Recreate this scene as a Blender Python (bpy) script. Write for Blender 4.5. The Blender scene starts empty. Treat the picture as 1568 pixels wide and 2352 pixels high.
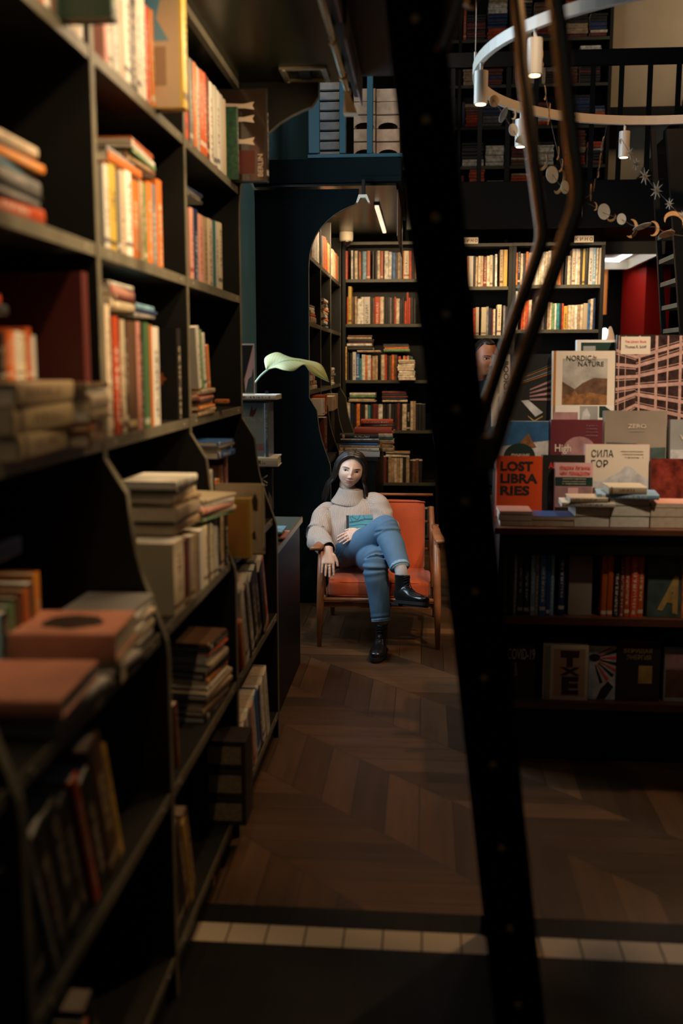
import bpy, bmesh, math, random
from mathutils import Vector, Matrix, noise
random.seed(11)
SC = bpy.context.scene
COL = SC.collection
PI = math.pi
# ------------------------------------------------------------------ camera
FPX = 35/36*2352.0
CZ = 1.65
YAW, PITCH = math.radians(4.72), math.radians(8.48)
cd = bpy.data.cameras.new('camera'); cam = bpy.data.objects.new('camera', cd); COL.objects.link(cam)
cd.sensor_fit = 'VERTICAL'; cd.sensor_height = 36; cd.lens = 35
cam.location = (0, 0, CZ); cam.rotation_euler = (PI/2-PITCH, 0, YAW)
cd.dof.use_dof = True; cd.dof.focus_distance = 6.12; cd.dof.aperture_fstop = 1.5
cd.clip_start = 0.05
SC.camera = cam
# ------------------------------------------------------------------ view, world
SC.view_settings.view_transform = 'Standard'; SC.view_settings.look = 'None'
SC.view_settings.gamma = 1; SC.view_settings.use_curve_mapping = False
SC.view_settings.exposure = 0.0
w = bpy.data.worlds.new('world'); SC.world = w; w.use_nodes = True
w.node_tree.nodes['Background'].inputs[0].default_value = (0.45, 0.62, 0.8, 1)
w.node_tree.nodes['Background'].inputs[1].default_value = 0.0
# ------------------------------------------------------------------ lights of the room and added fills
def area(name, loc, rot, sx, sy, power, color, spread=None):
    l = bpy.data.lights.new(name, 'AREA'); l.shape = 'RECTANGLE'; l.size = sx; l.size_y = sy
    l.energy = power; l.color = color
    if spread: l.spread = math.radians(spread)
    o = bpy.data.objects.new(name, l); COL.objects.link(o); o.location = loc; o.rotation_euler = rot
    return o
def spot(name, loc, target, power, color, angle, blend=0.6, r=0.03):
    l = bpy.data.lights.new(name, 'SPOT'); l.energy = power; l.color = color
    l.spot_size = math.radians(angle); l.spot_blend = blend; l.shadow_soft_size = r
    o = bpy.data.objects.new(name, l); COL.objects.link(o); o.location = loc
    o.rotation_euler = (Vector(target)-Vector(loc)).to_track_quat('-Z', 'Y').to_euler()
    return o
COOL = (0.66, 0.84, 1.0); WARM = (1.0, 0.70, 0.40)
# daylight through the tall side window, just outside the glass
area('window_daylight', (-1.36, 5.2, 2.6), (0, -PI/2, 0), 2.8, 1.5, 120, COOL)
# daylight from the shop front behind the camera
area('shopfront_daylight', (0.9, -1.7, 3.2), (math.radians(78), 0, math.radians(8)), 2.2, 1.8, 1.3, (0.62, 0.8, 1.0))
# linear lamps under the two galleries: they light the shelves beside them
area('shelf_lamp_light', (-0.34, 2.5, 2.70), (0, math.radians(55), 0), 0.05, 3.0, 17, WARM, 150)
area('rear_shelf_lamp_light', (-0.36, 8.1, 2.70), (math.radians(50), 0, math.radians(10)), 0.9, 0.05, 15, WARM, 150)
area('rear_side_lamp_light', (-0.34, 8.0, 2.70), (0, math.radians(60), 0), 0.05, 1.6, 7, WARM, 150)
area('film_shelf_lamp_light', (0.95, 8.05, 2.72), (math.radians(38), 0, 0), 1.3, 0.05, 10, WARM, 100)
# added spots above the aisle, without fixtures: shelves, table, chair, ring lamp, overhanging book
spot('added_spot_shelves', (1.3, 2.75, 3.9), (-0.8, 2.65, 2.15), 780, WARM, 41, 1.0, 0.10)
spot('added_spot_table', (1.9, 2.3, 5.1), (1.2, 4.6, 1.5), 1250, (1.0, .76, .54), 27, 1.0, 0.10)
spot('added_spot_chair', (0.55, 3.4, 3.9), (-0.25, 6.0, .9), 260, (1.0, .74, .5), 24, 0.9, 0.10)
spot('added_spot_ring', (1.3, 4.8, 4.6), (1.35, 5.1, 2.0), 190, (1.0, .56, .26), 125, 0.6, 0.06)
spot('added_spot_overhang', (0.5, 1.2, 3.9), (-.72, 4.0, 2.45), 170, (1.0, .74, .48), 17, 0.8, 0.08)
# fill lights added to brighten the galleries, no lamps hang there
area('back_gallery_fill', (2.9, 8.9, 5.2), (math.radians(40), 0, 0), 1.0, 0.4, 13, (1, .76, .5))
area('rear_gallery_fill', (-.2, 6.2, 4.4), (math.radians(55), 0, math.radians(25)), .5, .3, 12, (1, .8, .6))
# ------------------------------------------------------------------ projection helpers (measuring on real planes)
_R = Matrix.Rotation(YAW, 3, 'Z') @ Matrix.Rotation(PI/2-PITCH, 3, 'X')
def ray(u, v):
    return _R @ Vector(((u-784)/FPX, -(v-1176)/FPX, -1))
def PY(u, v, Y):
    d = ray(u, v); t = Y/d.y; return Vector((d.x*t, Y, CZ+d.z*t))
def PX(u, v, X):
    d = ray(u, v); t = X/d.x; return Vector((X, d.y*t, CZ+d.z*t))
def PZ(u, v, Z):
    d = ray(u, v); t = (Z-CZ)/d.z; return Vector((d.x*t, d.y*t, Z))
def proj(p):
    q = _R.transposed() @ (Vector(p)-Vector((0, 0, CZ)))
    return (784+FPX*q.x/-q.z, 1176-FPX*q.y/-q.z)
def solveY(X, z, u):
    lo, hi = 0.5, 12.0
    for _ in range(40):
        m = (lo+hi)/2
        if (proj((X, m, z))[0] < u) == (X < 0): lo = m
        else: hi = m
    return lo
def solveX(Y, z, u):
    lo, hi = -6.0, 6.0
    for _ in range(40):
        m = (lo+hi)/2
        if proj((m, Y, z))[0] < u: lo = m
        else: hi = m
    return lo

# ------------------------------------------------------------------ materials
_M = {}
def lin(c): return tuple((x/12.92 if x <= .04045 else ((x+.055)/1.055)**2.4) for x in c)
def mat(name, col, rough=0.6, metal=0.0, spec=0.5, emis=None, estr=0.0, nz=0.0, nscale=8.0, bump=0.0, bscale=200.0, coat=0.0):
    if name in _M: return _M[name]
    m = bpy.data.materials.new(name); m.use_nodes = True; nt = m.node_tree; b = nt.nodes['Principled BSDF']
    b.inputs['Base Color'].default_value = (*col, 1); b.inputs['Roughness'].default_value = rough
    b.inputs['Metallic'].default_value = metal; b.inputs['Specular IOR Level'].default_value = spec
    b.inputs['Coat Weight'].default_value = coat
    if emis: b.inputs['Emission Color'].default_value = (*emis, 1); b.inputs['Emission Strength'].default_value = estr
    if nz or bump:
        tc = nt.nodes.new('ShaderNodeTexCoord')
    if nz:
        n = nt.nodes.new('ShaderNodeTexNoise'); n.inputs['Scale'].default_value = nscale; n.inputs['Detail'].default_value = 5
        nt.links.new(tc.outputs['Object'], n.inputs['Vector'])
        mr = nt.nodes.new('ShaderNodeMapRange'); mr.inputs[1].default_value = .3; mr.inputs[2].default_value = .7
        mr.inputs[3].default_value = 1-nz; mr.inputs[4].default_value = 1+nz
        nt.links.new(n.outputs['Fac'], mr.inputs[0])
        mx = nt.nodes.new('ShaderNodeVectorMath'); mx.operation = 'SCALE'; mx.inputs[0].default_value = col
        nt.links.new(mr.outputs[0], mx.inputs['Scale']); nt.links.new(mx.outputs[0], b.inputs['Base Color'])
    if bump:
        n2 = nt.nodes.new('ShaderNodeTexNoise'); n2.inputs['Scale'].default_value = bscale; n2.inputs['Detail'].default_value = 3
        nt.links.new(tc.outputs['Object'], n2.inputs['Vector'])
        bp = nt.nodes.new('ShaderNodeBump'); bp.inputs['Strength'].default_value = bump; bp.inputs['Distance'].default_value = .002
        nt.links.new(n2.outputs['Fac'], bp.inputs['Height']); nt.links.new(bp.outputs[0], b.inputs['Normal'])
    _M[name] = m
    return m
class NG:      # tiny node-graph helper
    def __init__(s, m): s.nt = m.node_tree
    def n(s, t, **k):
        x = s.nt.nodes.new('ShaderNode'+t)
        for a, b in k.items(): setattr(x, a, b)
        return x
    def l(s, a, b): s.nt.links.new(a, b)
    def math(s, op, a, b=None, c=None):
        x = s.n('Math', operation=op)
        for i, v in enumerate((a, b, c)):
            if v is None: continue
            if isinstance(v, (int, float)): x.inputs[i].default_value = v
            else: s.l(v, x.inputs[i])
        return x.outputs[0]
    def mix(s, f, a, b):
        x = s.n('Mix', data_type='RGBA')
        for i, v in ((0, f), (6, a), (7, b)):
            if isinstance(v, (int, float)): x.inputs[i].default_value = v
            elif isinstance(v, tuple): x.inputs[i].default_value = (*v, 1)
            else: s.l(v, x.inputs[i])
        return x.outputs[2]
BC = {  # book cover colours
 'W': ('white', (.62, .58, .5), (.05, .05, .06)), 'C': ('cream', (.55, .44, .3), (.12, .06, .04)),
 'T': ('tan', (.36, .25, .14), (.06, .03, .02)), 'Y': ('yellow', (.62, .38, .07), (.05, .04, .03)),
 'O': ('orange', (.6, .16, .03), (.6, .5, .35)), 'R': ('red', (.46, .055, .014), (.6, .5, .4)),
 'M': ('maroon', (.13, .02, .018), (.5, .35, .2)), 'B': ('blue', (.03, .12, .3), (.6, .6, .6)),
 'L': ('light blue', (.17, .33, .42), (.6, .6, .6)), 'N': ('navy', (.015, .03, .09), (.5, .5, .5)),
 'K': ('black', (.014, .013, .012), (.5, .42, .3)), 'G': ('green', (.12, .24, .1), (.5, .5, .4)),
 'D': ('dark green', (.012, .035, .022), (.4, .4, .3)), 'E': ('grey', (.17, .16, .15), (.5, .45, .4)),
 'P': ('pink', (.55, .25, .2), (.3, .05, .05)), 'U': ('brown', (.12, .055, .03), (.5, .4, .2)),
 'A': ('teal', (.03, .2, .22), (.6, .6, .5))}
def bookmat(k):
    nm = 'cover_'+BC[k][0].replace(' ', '_')
    if nm in _M: return _M[nm]
    _, col, ink = BC[k]
    m = bpy.data.materials.new(nm); m.use_nodes = True; g = NG(m); b = m.node_tree.nodes['Principled BSDF']
    b.inputs['Roughness'].default_value = .42
    tc = g.n('TexCoord'); sp = g.n('SeparateXYZ'); g.l(tc.outputs['Generated'], sp.inputs[0])
    sn = g.n('SeparateXYZ'); g.l(tc.outputs['Normal'], sn.inputs[0])
    oi = g.n('ObjectInfo'); rnd = oi.outputs['Random']
    onsp = g.math('LESS_THAN', sn.outputs[1], -.4)
    cb = g.n('CombineXYZ'); g.l(g.math('MULTIPLY', sp.outputs[0], 1.6), cb.inputs[0])
    g.l(g.math('ADD', g.math('MULTIPLY', sp.outputs[2], 42), g.math('MULTIPLY', rnd, 93)), cb.inputs[2])
    nz = g.n('TexNoise'); nz.inputs['Scale'].default_value = 1; nz.inputs['Detail'].default_value = 2; g.l(cb.outputs[0], nz.inputs['Vector'])
    ink1 = g.math('GREATER_THAN', nz.outputs['Fac'], .5)
    r2 = g.math('FRACT', g.math('MULTIPLY', rnd, 7.31)); r3 = g.math('FRACT', g.math('MULTIPLY', rnd, 23.7))
    zl = g.math('GREATER_THAN', sp.outputs[2], g.math('MULTIPLY', r2, .4))
    zh = g.math('LESS_THAN', sp.outputs[2], g.math('ADD', .62, g.math('MULTIPLY', r3, .3)))
    xa = g.math('LESS_THAN', g.math('ABSOLUTE', g.math('SUBTRACT', sp.outputs[0], .5)), .22)
    f = g.math('MULTIPLY', g.math('MULTIPLY', g.math('MULTIPLY', ink1, zl), g.math('MULTIPLY', zh, xa)), onsp)
    f = g.math('MULTIPLY', f, g.math('GREATER_THAN', r3, .2))
    hs = g.n('HueSaturation'); hs.inputs['Color'].default_value = (*col, 1)
    g.l(g.math('ADD', .497, g.math('MULTIPLY', r2, .022)), hs.inputs['Hue']); g.l(g.math('ADD', .7, g.math('MULTIPLY', r3, .55)), hs.inputs['Value'])
    band = g.math('MULTIPLY', g.math('LESS_THAN', g.math('ABSOLUTE', g.math('SUBTRACT', sp.outputs[2], g.math('ADD', .06, g.math('MULTIPLY', r3, .08)))), .03), onsp)
    c1 = g.mix(g.math('MULTIPLY', g.math('MAXIMUM', f, g.math('MULTIPLY', band, g.math('GREATER_THAN', r2, .4))), .85), hs.outputs[0], ink)
    g.l(c1, b.inputs['Base Color'])
    _M[nm] = m
    return m
M_wood = mat('dark_painted_wood', (.0085, .008, .006), .55, spec=.3, nz=.15, nscale=6)
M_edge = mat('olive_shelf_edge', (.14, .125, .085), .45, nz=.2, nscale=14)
M_edge2 = mat('dimmed_olive_shelf_edge', (.055, .052, .034), .5, nz=.2, nscale=14)  # same olive edge, the rear cases' dimness put into its colour
M_teal = mat('petrol_blue_paint', (.0016, .0052, .0064), .7, spec=.05, nz=.1, nscale=3)
M_tealb = mat('blue_wall_paint', (.08, .22, .30), .55, nz=.1, nscale=3)
M_black = mat('black_paint', (.003, .003, .003), .5, spec=.25)
M_ceil = mat('glossy_dark_ceiling', (.010, .0105, .004), .27, nz=.1, nscale=2)
M_page = mat('paper_page_edges', (.5, .42, .3), .8, nz=.12, nscale=60)
M_pagew = mat('white_page_edges', (.6, .56, .48), .8, nz=.08, nscale=60)
M_brass = mat('brass', (.5, .33, .13), .35, metal=1)
M_lad = mat('matt_black_ladder_steel', (.0016, .0015, .0014), .8, spec=.06)
M_bronze = mat('bronze_tube', (.3, .2, .12), .33, metal=1)
M_steel = mat('satin_silver_metal', (.42, .385, .33), .42, metal=.15)
M_beige = mat('beige_plaster', (.46, .35, .23), .8, nz=.06, nscale=4)
M_red = mat('red_wall_paint', (.5, .012, .008), .5)
M_oak = mat('stained_table_wood', (.1, .035, .018), .4, nz=.2, nscale=5)
M_paper = mat('plain_paper', (.62, .58, .52), .8)

# ------------------------------------------------------------------ object helpers
def T(o, label=None, cat=None, group=None, kind=None):
    if label: o['label'] = label
    if cat: o['category'] = cat
    if group: o['group'] = group
    if kind: o['kind'] = kind
    return o
def mk(name, bm, m, parent=None, smooth=False, mw=None):
    me = bpy.data.meshes.new(name); bm.normal_update(); bm.to_mesh(me); bm.free()
    for x in (m if isinstance(m, (list, tuple)) else [m]): me.materials.append(x)
    if smooth:
        for p in me.polygons: p.use_smooth = True
    o = bpy.data.objects.new(name, me); COL.objects.link(o)
    if parent: o.parent = parent
    if mw is not None: o.matrix_world = mw
    return o
def empty(name, loc=(0, 0, 0), rz=0):
    o = bpy.data.objects.new(name, None); o.empty_display_size = .05; COL.objects.link(o); o.location = loc; o.rotation_euler = (0, 0, rz); return o
def B(): return bmesh.new()
def box(bm, x0, x1, y0, y1, z0, z1, mi=0, M=None):
    vs = [bm.verts.new((x, y, z)) for x in (x0, x1) for y in (y0, y1) for z in (z0, z1)]
    if M is not None:
        for v in vs: v.co = M @ v.co
    for f in ((0, 1, 3, 2), (4, 6, 7, 5), (0, 4, 5, 1), (2, 3, 7, 6), (0, 2, 6, 4), (1, 5, 7, 3)):
        bm.faces.new([vs[i] for i in f]).material_index = mi
    return bm
def bev(bm, r=.002, seg=2):
    bmesh.ops.bevel(bm, geom=bm.edges[:], offset=r, segments=seg, affect='EDGES', profile=.5); return bm
def prism(bm, pts, a0, a1, axis='y', mi=0):   # pts in the plane perpendicular to axis
    def P(p, a):
        if axis == 'y': return (p[0], a, p[1])
        if axis == 'x': return (a, p[0], p[1])
        return (p[0], p[1], a)
    A = [bm.verts.new(P(p, a0)) for p in pts]; C = [bm.verts.new(P(p, a1)) for p in pts]
    n = len(pts)
    f1 = bm.faces.new(A); f2 = bm.faces.new(C[::-1]); f1.material_index = f2.material_index = mi
    for i in range(n):
        bm.faces.new((A[i], C[i], C[(i+1) % n], A[(i+1) % n])).material_index = mi
    bmesh.ops.recalc_face_normals(bm, faces=bm.faces[:])
    return bm
def frames(P):
    n = len(P); Ts = []
    for i in range(n):
        t = (P[min(i+1, n-1)]-P[max(i-1, 0)]); Ts.append(t.normalized() if t.length > 1e-9 else Vector((0, 0, 1)))
    N = Vector((0, 0, 1)) if abs(Ts[0].z) < .9 else Vector((0, -1, 0))
    out = []
    for t in Ts:
        N = (N - t*N.dot(t)); N = N.normalized() if N.length > 1e-6 else t.orthogonal().normalized()
        out.append((t, N, t.cross(N)))
    return out
def crom(P, k):
    P = [Vector(p) for p in P]; out = []; n = len(P)
    for i in range(n-1):
        a, b, c, d = P[max(i-1, 0)], P[i], P[i+1], P[min(i+2, n-1)]
        for j in range(k):
            t = j/k
            out.append(.5*((2*b)+(c-a)*t+(2*a-5*b+4*c-d)*t*t+(3*b-a-3*c+d)*t*t*t))
    out.append(P[-1]); return out
def tube(bm, P, r, seg=10, cap=True, mi=0):
    P = [Vector(p) for p in P]
    if not isinstance(r, (list, tuple)): r = [r]*len(P)
    rings = []
    for p, (t, N, Q), rr in zip(P, frames(P), r):
        rings.append([bm.verts.new(p+(N*math.cos(2*PI*i/seg)+Q*math.sin(2*PI*i/seg))*rr) for i in range(seg)])
    for a, b in zip(rings, rings[1:]):
        for i in range(seg): bm.faces.new((a[i], a[(i+1) % seg], b[(i+1) % seg], b[i])).material_index = mi
    if cap: bm.faces.new(rings[0][::-1]).material_index = mi; bm.faces.new(rings[-1]).material_index = mi
    return bm
def cyl(bm, a, b, r, seg=16, r2=None, mi=0): return tube(bm, [a, b], [r, r if r2 is None else r2], seg, True, mi)
def disc_pts(r, n=24): return [(r*math.cos(2*PI*i/n), r*math.sin(2*PI*i/n)) for i in range(n)]
def struct(name, bm, m): return T(mk(name, bm, m), kind='structure')
_tx = {}
def text_mesh(s, size, bold=0.0, shear=0.0, depth=.0004, sx=1.0):
    key = (s, size, bold, shear, sx)
    if key in _tx: return _tx[key]
    c = bpy.data.curves.new('txt', 'FONT'); c.body = s; c.size = size; c.offset = bold; c.shear = shear; c.extrude = depth; c.resolution_u = 3
    o = bpy.data.objects.new('txt', c); COL.objects.link(o)
    dg = bpy.context.evaluated_depsgraph_get()
    me = bpy.data.meshes.new_from_object(o.evaluated_get(dg)); bpy.data.objects.remove(o)
    me = me.copy()
    for v in me.vertices: v.co.x *= sx
    xs = [v.co.x for v in me.vertices]; ys = [v.co.y for v in me.vertices]
    _tx[key] = (me, min(xs), max(xs), min(ys), max(ys))
    return _tx[key]
def text_on(parent, s, box_, M, m, name='title', bold=0.0, fit='w', shear=0.0, align='l', narrow=None):
    """text filling box_=(x0,y0,x1,y1) in the plane given by 4x4 matrix M (x right, y up)"""
    me, a, b, c, d = text_mesh(s, 1.0, bold, shear)
    x0, y0, x1, y1 = box_
    sx = (x1-x0)/(b-a); sy = (y1-y0)/(d-c)
    me2 = me.copy()
    for v in me2.vertices: v.co = Vector(((v.co.x-a)*sx+x0, (v.co.y-c)*sy+y0, .0006 if v.co.z > 0 else -.0002))
    me2.materials.clear(); me2.materials.append(m); me2.transform(M)
    o = bpy.data.objects.new(name, me2); COL.objects.link(o); o.parent = parent
    return o

# ------------------------------------------------------------------ books
REG = {}      # row name -> list of (object, colour word, form word)
def reg(row, o, k, form, cat='book', group=None):
    o['category'] = cat; REG.setdefault(row, []).append((o, BC[k][0] if k in BC else k, form)); o['group'] = group or ('books ' + row)
ORD = ['first', 'second', 'third', 'fourth', 'fifth', 'sixth', 'seventh', 'eighth', 'ninth', 'tenth', 'eleventh', 'twelfth', 'thirteenth', 'fourteenth', 'fifteenth', 'sixteenth', 'seventeenth', 'eighteenth', 'nineteenth', 'twentieth']
def finish_labels():
    for row, L in REG.items():
        by = {}
        for o, c, f in L: by.setdefault((c, f), []).append(o)
        for (c, f), os_ in by.items():
            stack = 'stack' in f
            for i, o in enumerate(os_):
                if len(os_) == 1: o['label'] = f'the only {c} {f} {row}'
                else: o['label'] = f'{ORD[min(i,19)]} {c} {f} {"from the bottom" if stack else "from the left"} {row}'
def book_mesh(t, h, d, k, hard=True, parts=False, pm=None, art=None):
    """local frame: x thickness (centred), y 0 = spine .. d = fore edge, z 0..h"""
    b = .0025 if hard else .0009; ins = .004 if hard else .0004
    pm = pm or M_page; cm = art or bookmat(k)
    bm = B()
    box(bm, -t/2, -t/2+b, .002, d, 0, h); box(bm, t/2-b, t/2, .002, d, 0, h)
    # spine, slightly rounded
    n = 5; pts = []
    for i in range(n+1):
        a = PI*i/n; pts.append((-t/2*math.cos(a), .002-min(.004, t*.15)*math.sin(a)))
    pts += [(t/2-b, .002+b), (-t/2+b, .002+b)]
    prism(bm, pts, 0, h, 'z')
    if parts: return bm, (lambda q: box(q, -t/2+b, t/2-b, .004, d-ins, ins, h-ins))
    box(bm, -t/2+b, t/2-b, .004, d-ins, ins, h-ins, 1)
    return bm
def put_book(row, t, h, d, k, M, hard=True, parts=True, form='book', cat='book', group=None, pm=None, art=None, nm='book'):
    pm = pm or random.choice((M_page, M_pagew))
    if parts:
        bm, pf = book_mesh(t, h, d, k, hard, True, pm, art)
        o = mk(nm, bm, art or bookmat(k)); q = B(); pf(q); mk('page_block', q, pm, o)
    else:
        o = mk(nm, book_mesh(t, h, d, k, hard, False, pm, art), [art or bookmat(k), pm])
    o.matrix_world = M
    if row: reg(row, o, k, form, cat, group)
    return o
def Mt(x, y, z): return Matrix.Translation((x, y, z))
def Rt(a, ax): return Matrix.Rotation(a, 4, ax)
UPR = (1.45, 2.37, 3.27, 4.22, 6.74, 7.5, 8.3, 9.28)
def parse(s):
    out = []
    for tk in s.split():
        if tk[0] == '_': out.append(('_', float(tk[1:]), 0))
        else:
            a, b = tk[1:].split('/'); out.append((tk[0], float(a), float(b)))
    return out
def sizeword(t, h): return ('slim ' if t < .017 else 'thick ' if t > .04 else '')+('tall ' if h > .28 else 'small ' if h < .19 else '')
def row_left(row, X, z, u0, toks, d=.2, scale=1.0, parts=True, jit=.004, lean=0, zoff=0):
    """upright books on the left wall's shelves, spines towards +X; widths and heights measured in image px"""
    u = u0
    for k, wpx, hpx in parse(toks):
        y0 = solveY(X, z, u); u += wpx*scale; y1 = solveY(X, z, u)
        if k == '_' or any(y1 > p-.019 and y0 < p+.019 for p in UPR): continue
        t = max((y1-y0)*.94, .006); ym = (y0+y1)/2
        pr = proj((X, ym, z)); h = PX(pr[0], pr[1]-hpx*scale, X).z-z
        xj = random.uniform(-jit, 0)
        M = Mt(X+xj, ym, z+.001+zoff) @ Rt(PI/2, 'Z') @ Rt(lean+random.uniform(-.006, .006), 'Y')
        put_book(row, t, h, min(d, .95*h), k, M, hard=random.random() < .5, parts=parts, form='book')
def row_back(row, Y, z, u0, toks, d=.17, scale=1.0, parts=False, uend=None):
    u = u0
    for k, wpx, hpx in parse(toks):
        x0 = solveX(Y, z, u); u += wpx*scale; x1 = solveX(Y, z, u)
        if k == '_': continue
        t = max((x1-x0)*.96, .006); xm = (x0+x1)/2
        pr = proj((xm, Y, z)); h = PY(pr[0], pr[1]-hpx*scale, Y).z-z
        M = Mt(xm, Y+random.uniform(0, .012), z+.001) @ Rt(random.uniform(-.008, .008), 'Y')
        put_book(row, t, h, d, k, M, hard=random.random() < .4, parts=parts)
def stack(row, x, y, z, toks, rz=0, jit=.012, parts=True, form='stacked book', hard=None, order_up=True):
    """flat books, spine towards local -y turned by rz; tokens COLOUR thickness(mm)/length(mm)/depth(mm), listed bottom to top"""
    for tk in toks.split():
        k = tk[0]; v = [float(a)/1000 for a in tk[1:].split('/')]; t, L = v[0], v[1]; d = v[2] if len(v) > 2 else L*.72
        M = Mt(x, y, z+t/2) @ Rt(rz+random.uniform(-.07, .07), 'Z') @ Mt(-L/2+random.uniform(-jit, jit), random.uniform(0, jit), 0) @ Rt(PI/2, 'Y')
        put_book(row, t*.98, L, d, k, M, hard=(random.random() < .5) if hard is None else hard, parts=parts, form=form)
        z += t+.0005
    return z
def FACE(x, y, z, rz=0, lean=0):   # cover faces -Y, spine on the left, origin = bottom left of front cover
    return Mt(x, y, z) @ Rt(rz, 'Z') @ Rt(-lean, 'X') @ Rt(-PI/2, 'Z')
def cover_M(t): return Matrix(((0, 0, 1, t/2+.0003), (1, 0, 0, 0), (0, 1, 0, 0), (0, 0, 0, 1)))
def decal(parent, t, x0, z0, x1, z1, m, name='cover_picture', lift=.0004, label=None):
    s = 1 if t > 0 else -1; q = sorted((t/2+s*.0001, t/2+s*lift)); bm = B(); box(bm, q[0], q[1], x0, x1, z0, z1); o = mk(name, bm, m, parent)
    if label: o['label'] = label
    return o
def poly_decal(parent, t, pts, m, name='cover_picture', lift=.0008):
    s = 1 if t > 0 else -1; bm = B(); prism(bm, pts, t/2+s*.0001, t/2+s*lift, 'x'); return mk(name, bm, m, parent)
# ================================================================== the setting
XL = -1.13; XU = -.775; XD = -.63
YA, YB, YC = 4.22, 6.74, 9.3
ZC = 2.78
ZG = PY(800, 364, YB-.05).z
Z1, Z2, Z3, Z4, Z5, Z6 = 2.37, 1.93, 1.47, .99, .57, .12
def wood_floor():
    m = bpy.data.materials.new('chevron_oak_floor'); m.use_nodes = True; g = NG(m); b = m.node_tree.nodes['Principled BSDF']
    tc = g.n('TexCoord'); sp = g.n('SeparateXYZ'); g.l(tc.outputs['Object'], sp.inputs[0]); X, Y = sp.outputs[0], sp.outputs[1]
    s = g.math('DIVIDE', g.math('ADD', g.math('ADD', X, Y), 20.02), .54)
    ci = g.math('FLOOR', s); par = g.math('MODULO', ci, 2)
    pa = g.math('ADD', g.math('MULTIPLY', X, par), g.math('MULTIPLY', Y, g.math('SUBTRACT', 1, par)))     # across the plank
    al = g.math('ADD', g.math('MULTIPLY', Y, par), g.math('MULTIPLY', X, g.math('SUBTRACT', 1, par)))     # along
    q = g.math('DIVIDE', pa, .125); pi = g.math('FLOOR', q)
    wn = g.n('TexWhiteNoise', noise_dimensions='2D'); cb = g.n('CombineXYZ'); g.l(ci, cb.inputs[0]); g.l(pi, cb.inputs[1]); g.l(cb.outputs[0], wn.inputs['Vector'])
    gv = g.n('CombineXYZ'); g.l(g.math('MULTIPLY', pa, 30), gv.inputs[0]); g.l(g.math('ADD', g.math('MULTIPLY', al, 2.2), g.math('MULTIPLY', wn.outputs[0], 40)), gv.inputs[1]); g.l(g.math('MULTIPLY', ci, 3.1), gv.inputs[2])
    nz = g.n('TexNoise'); nz.inputs['Scale'].default_value = 1; nz.inputs['Detail'].default_value = 6; nz.inputs['Roughness'].default_value = .65; g.l(gv.outputs[0], nz.inputs['Vector'])
    gap = g.math('MAXIMUM', g.math('GREATER_THAN', g.math('ABSOLUTE', g.math('SUBTRACT', g.math('FRACT', q), .5)), .488), g.math('GREATER_THAN', g.math('ABSOLUTE', g.math('SUBTRACT', g.math('FRACT', s), .5)), .496))
    c = g.mix(nz.outputs['Fac'], (.030, .014, .006), (.13, .066, .028))
    hs = g.n('HueSaturation'); g.l(c, hs.inputs['Color']); g.l(g.math('ADD', .55, g.math('MULTIPLY', wn.outputs[0], .9)), hs.inputs['Value'])
    c = g.mix(gap, hs.outputs[0], (.008, .005, .003))
    g.l(c, b.inputs['Base Color'])
    n2 = g.n('TexNoise'); n2.inputs['Scale'].default_value = 3; n2.inputs['Detail'].default_value = 6; g.l(tc.outputs['Object'], n2.inputs['Vector'])
    g.l(g.math('ADD', .26, g.math('MULTIPLY', n2.outputs['Fac'], .3)), b.inputs['Roughness'])
    bp = g.n('Bump'); bp.inputs['Strength'].default_value = .25; bp.inputs['Distance'].default_value = .002
    g.l(g.math('SUBTRACT', nz.outputs['Fac'], gap), bp.inputs['Height']); g.l(bp.outputs[0], b.inputs['Normal'])
    return m
def tile_mat(name, c1, c2, grout, sz, y0, rough):
    m = bpy.data.materials.new(name); m.use_nodes = True; g = NG(m); b = m.node_tree.nodes['Principled BSDF']
    tc = g.n('TexCoord'); sp = g.n('SeparateXYZ'); g.l(tc.outputs['Object'], sp.inputs[0])
    qx = g.math('DIVIDE', g.math('ADD', sp.outputs[0], 10.045), sz); qy = g.math('DIVIDE', g.math('SUBTRACT', sp.outputs[1], y0-10*sz), sz)
    gr = g.math('MAXIMUM', g.math('GREATER_THAN', g.math('ABSOLUTE', g.math('SUBTRACT', g.math('FRACT', qx), .5)), .478), g.math('GREATER_THAN', g.math('ABSOLUTE', g.math('SUBTRACT', g.math('FRACT', qy), .5)), .478))
    wn = g.n('TexWhiteNoise', noise_dimensions='2D'); cb = g.n('CombineXYZ'); g.l(g.math('FLOOR', qx), cb.inputs[0]); g.l(g.math('FLOOR', qy), cb.inputs[1]); g.l(cb.outputs[0], wn.inputs['Vector'])
    c = g.mix(gr, g.mix(wn.outputs[0], c1, c2), grout); g.l(c, b.inputs['Base Color']); b.inputs['Roughness'].default_value = rough; b.inputs['Specular IOR Level'].default_value = .25
    bp = g.n('Bump'); bp.inputs['Strength'].default_value = .3; bp.inputs['Distance'].default_value = .002; bp.invert = True
    g.l(gr, bp.inputs['Height']); g.l(bp.outputs[0], b.inputs['Normal'])
    return m
YW0, YW1 = PZ(821, 2178, 0).y, PZ(821, 2134, 0).y
YT = YW1+.105
struct('floor', box(B(), -2, 4.5, YT, 12.5, -.05, 0), wood_floor())
struct('floor_tiles', box(B(), -2, 4.5, -2.2, YW0, -.05, 0), tile_mat('black_tiles', (.004, .004, .004), (.007, .0065, .006), (.012, .010, .008), .105, YW0, .45))
struct('floor_tile_strip', box(B(), -2, 4.5, YW1, YT, -.05, 0), tile_mat('dark_tile_row', (.009, .0085, .008), (.013, .012, .010), (.004, .004, .004), .105, YW1, .35))
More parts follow.
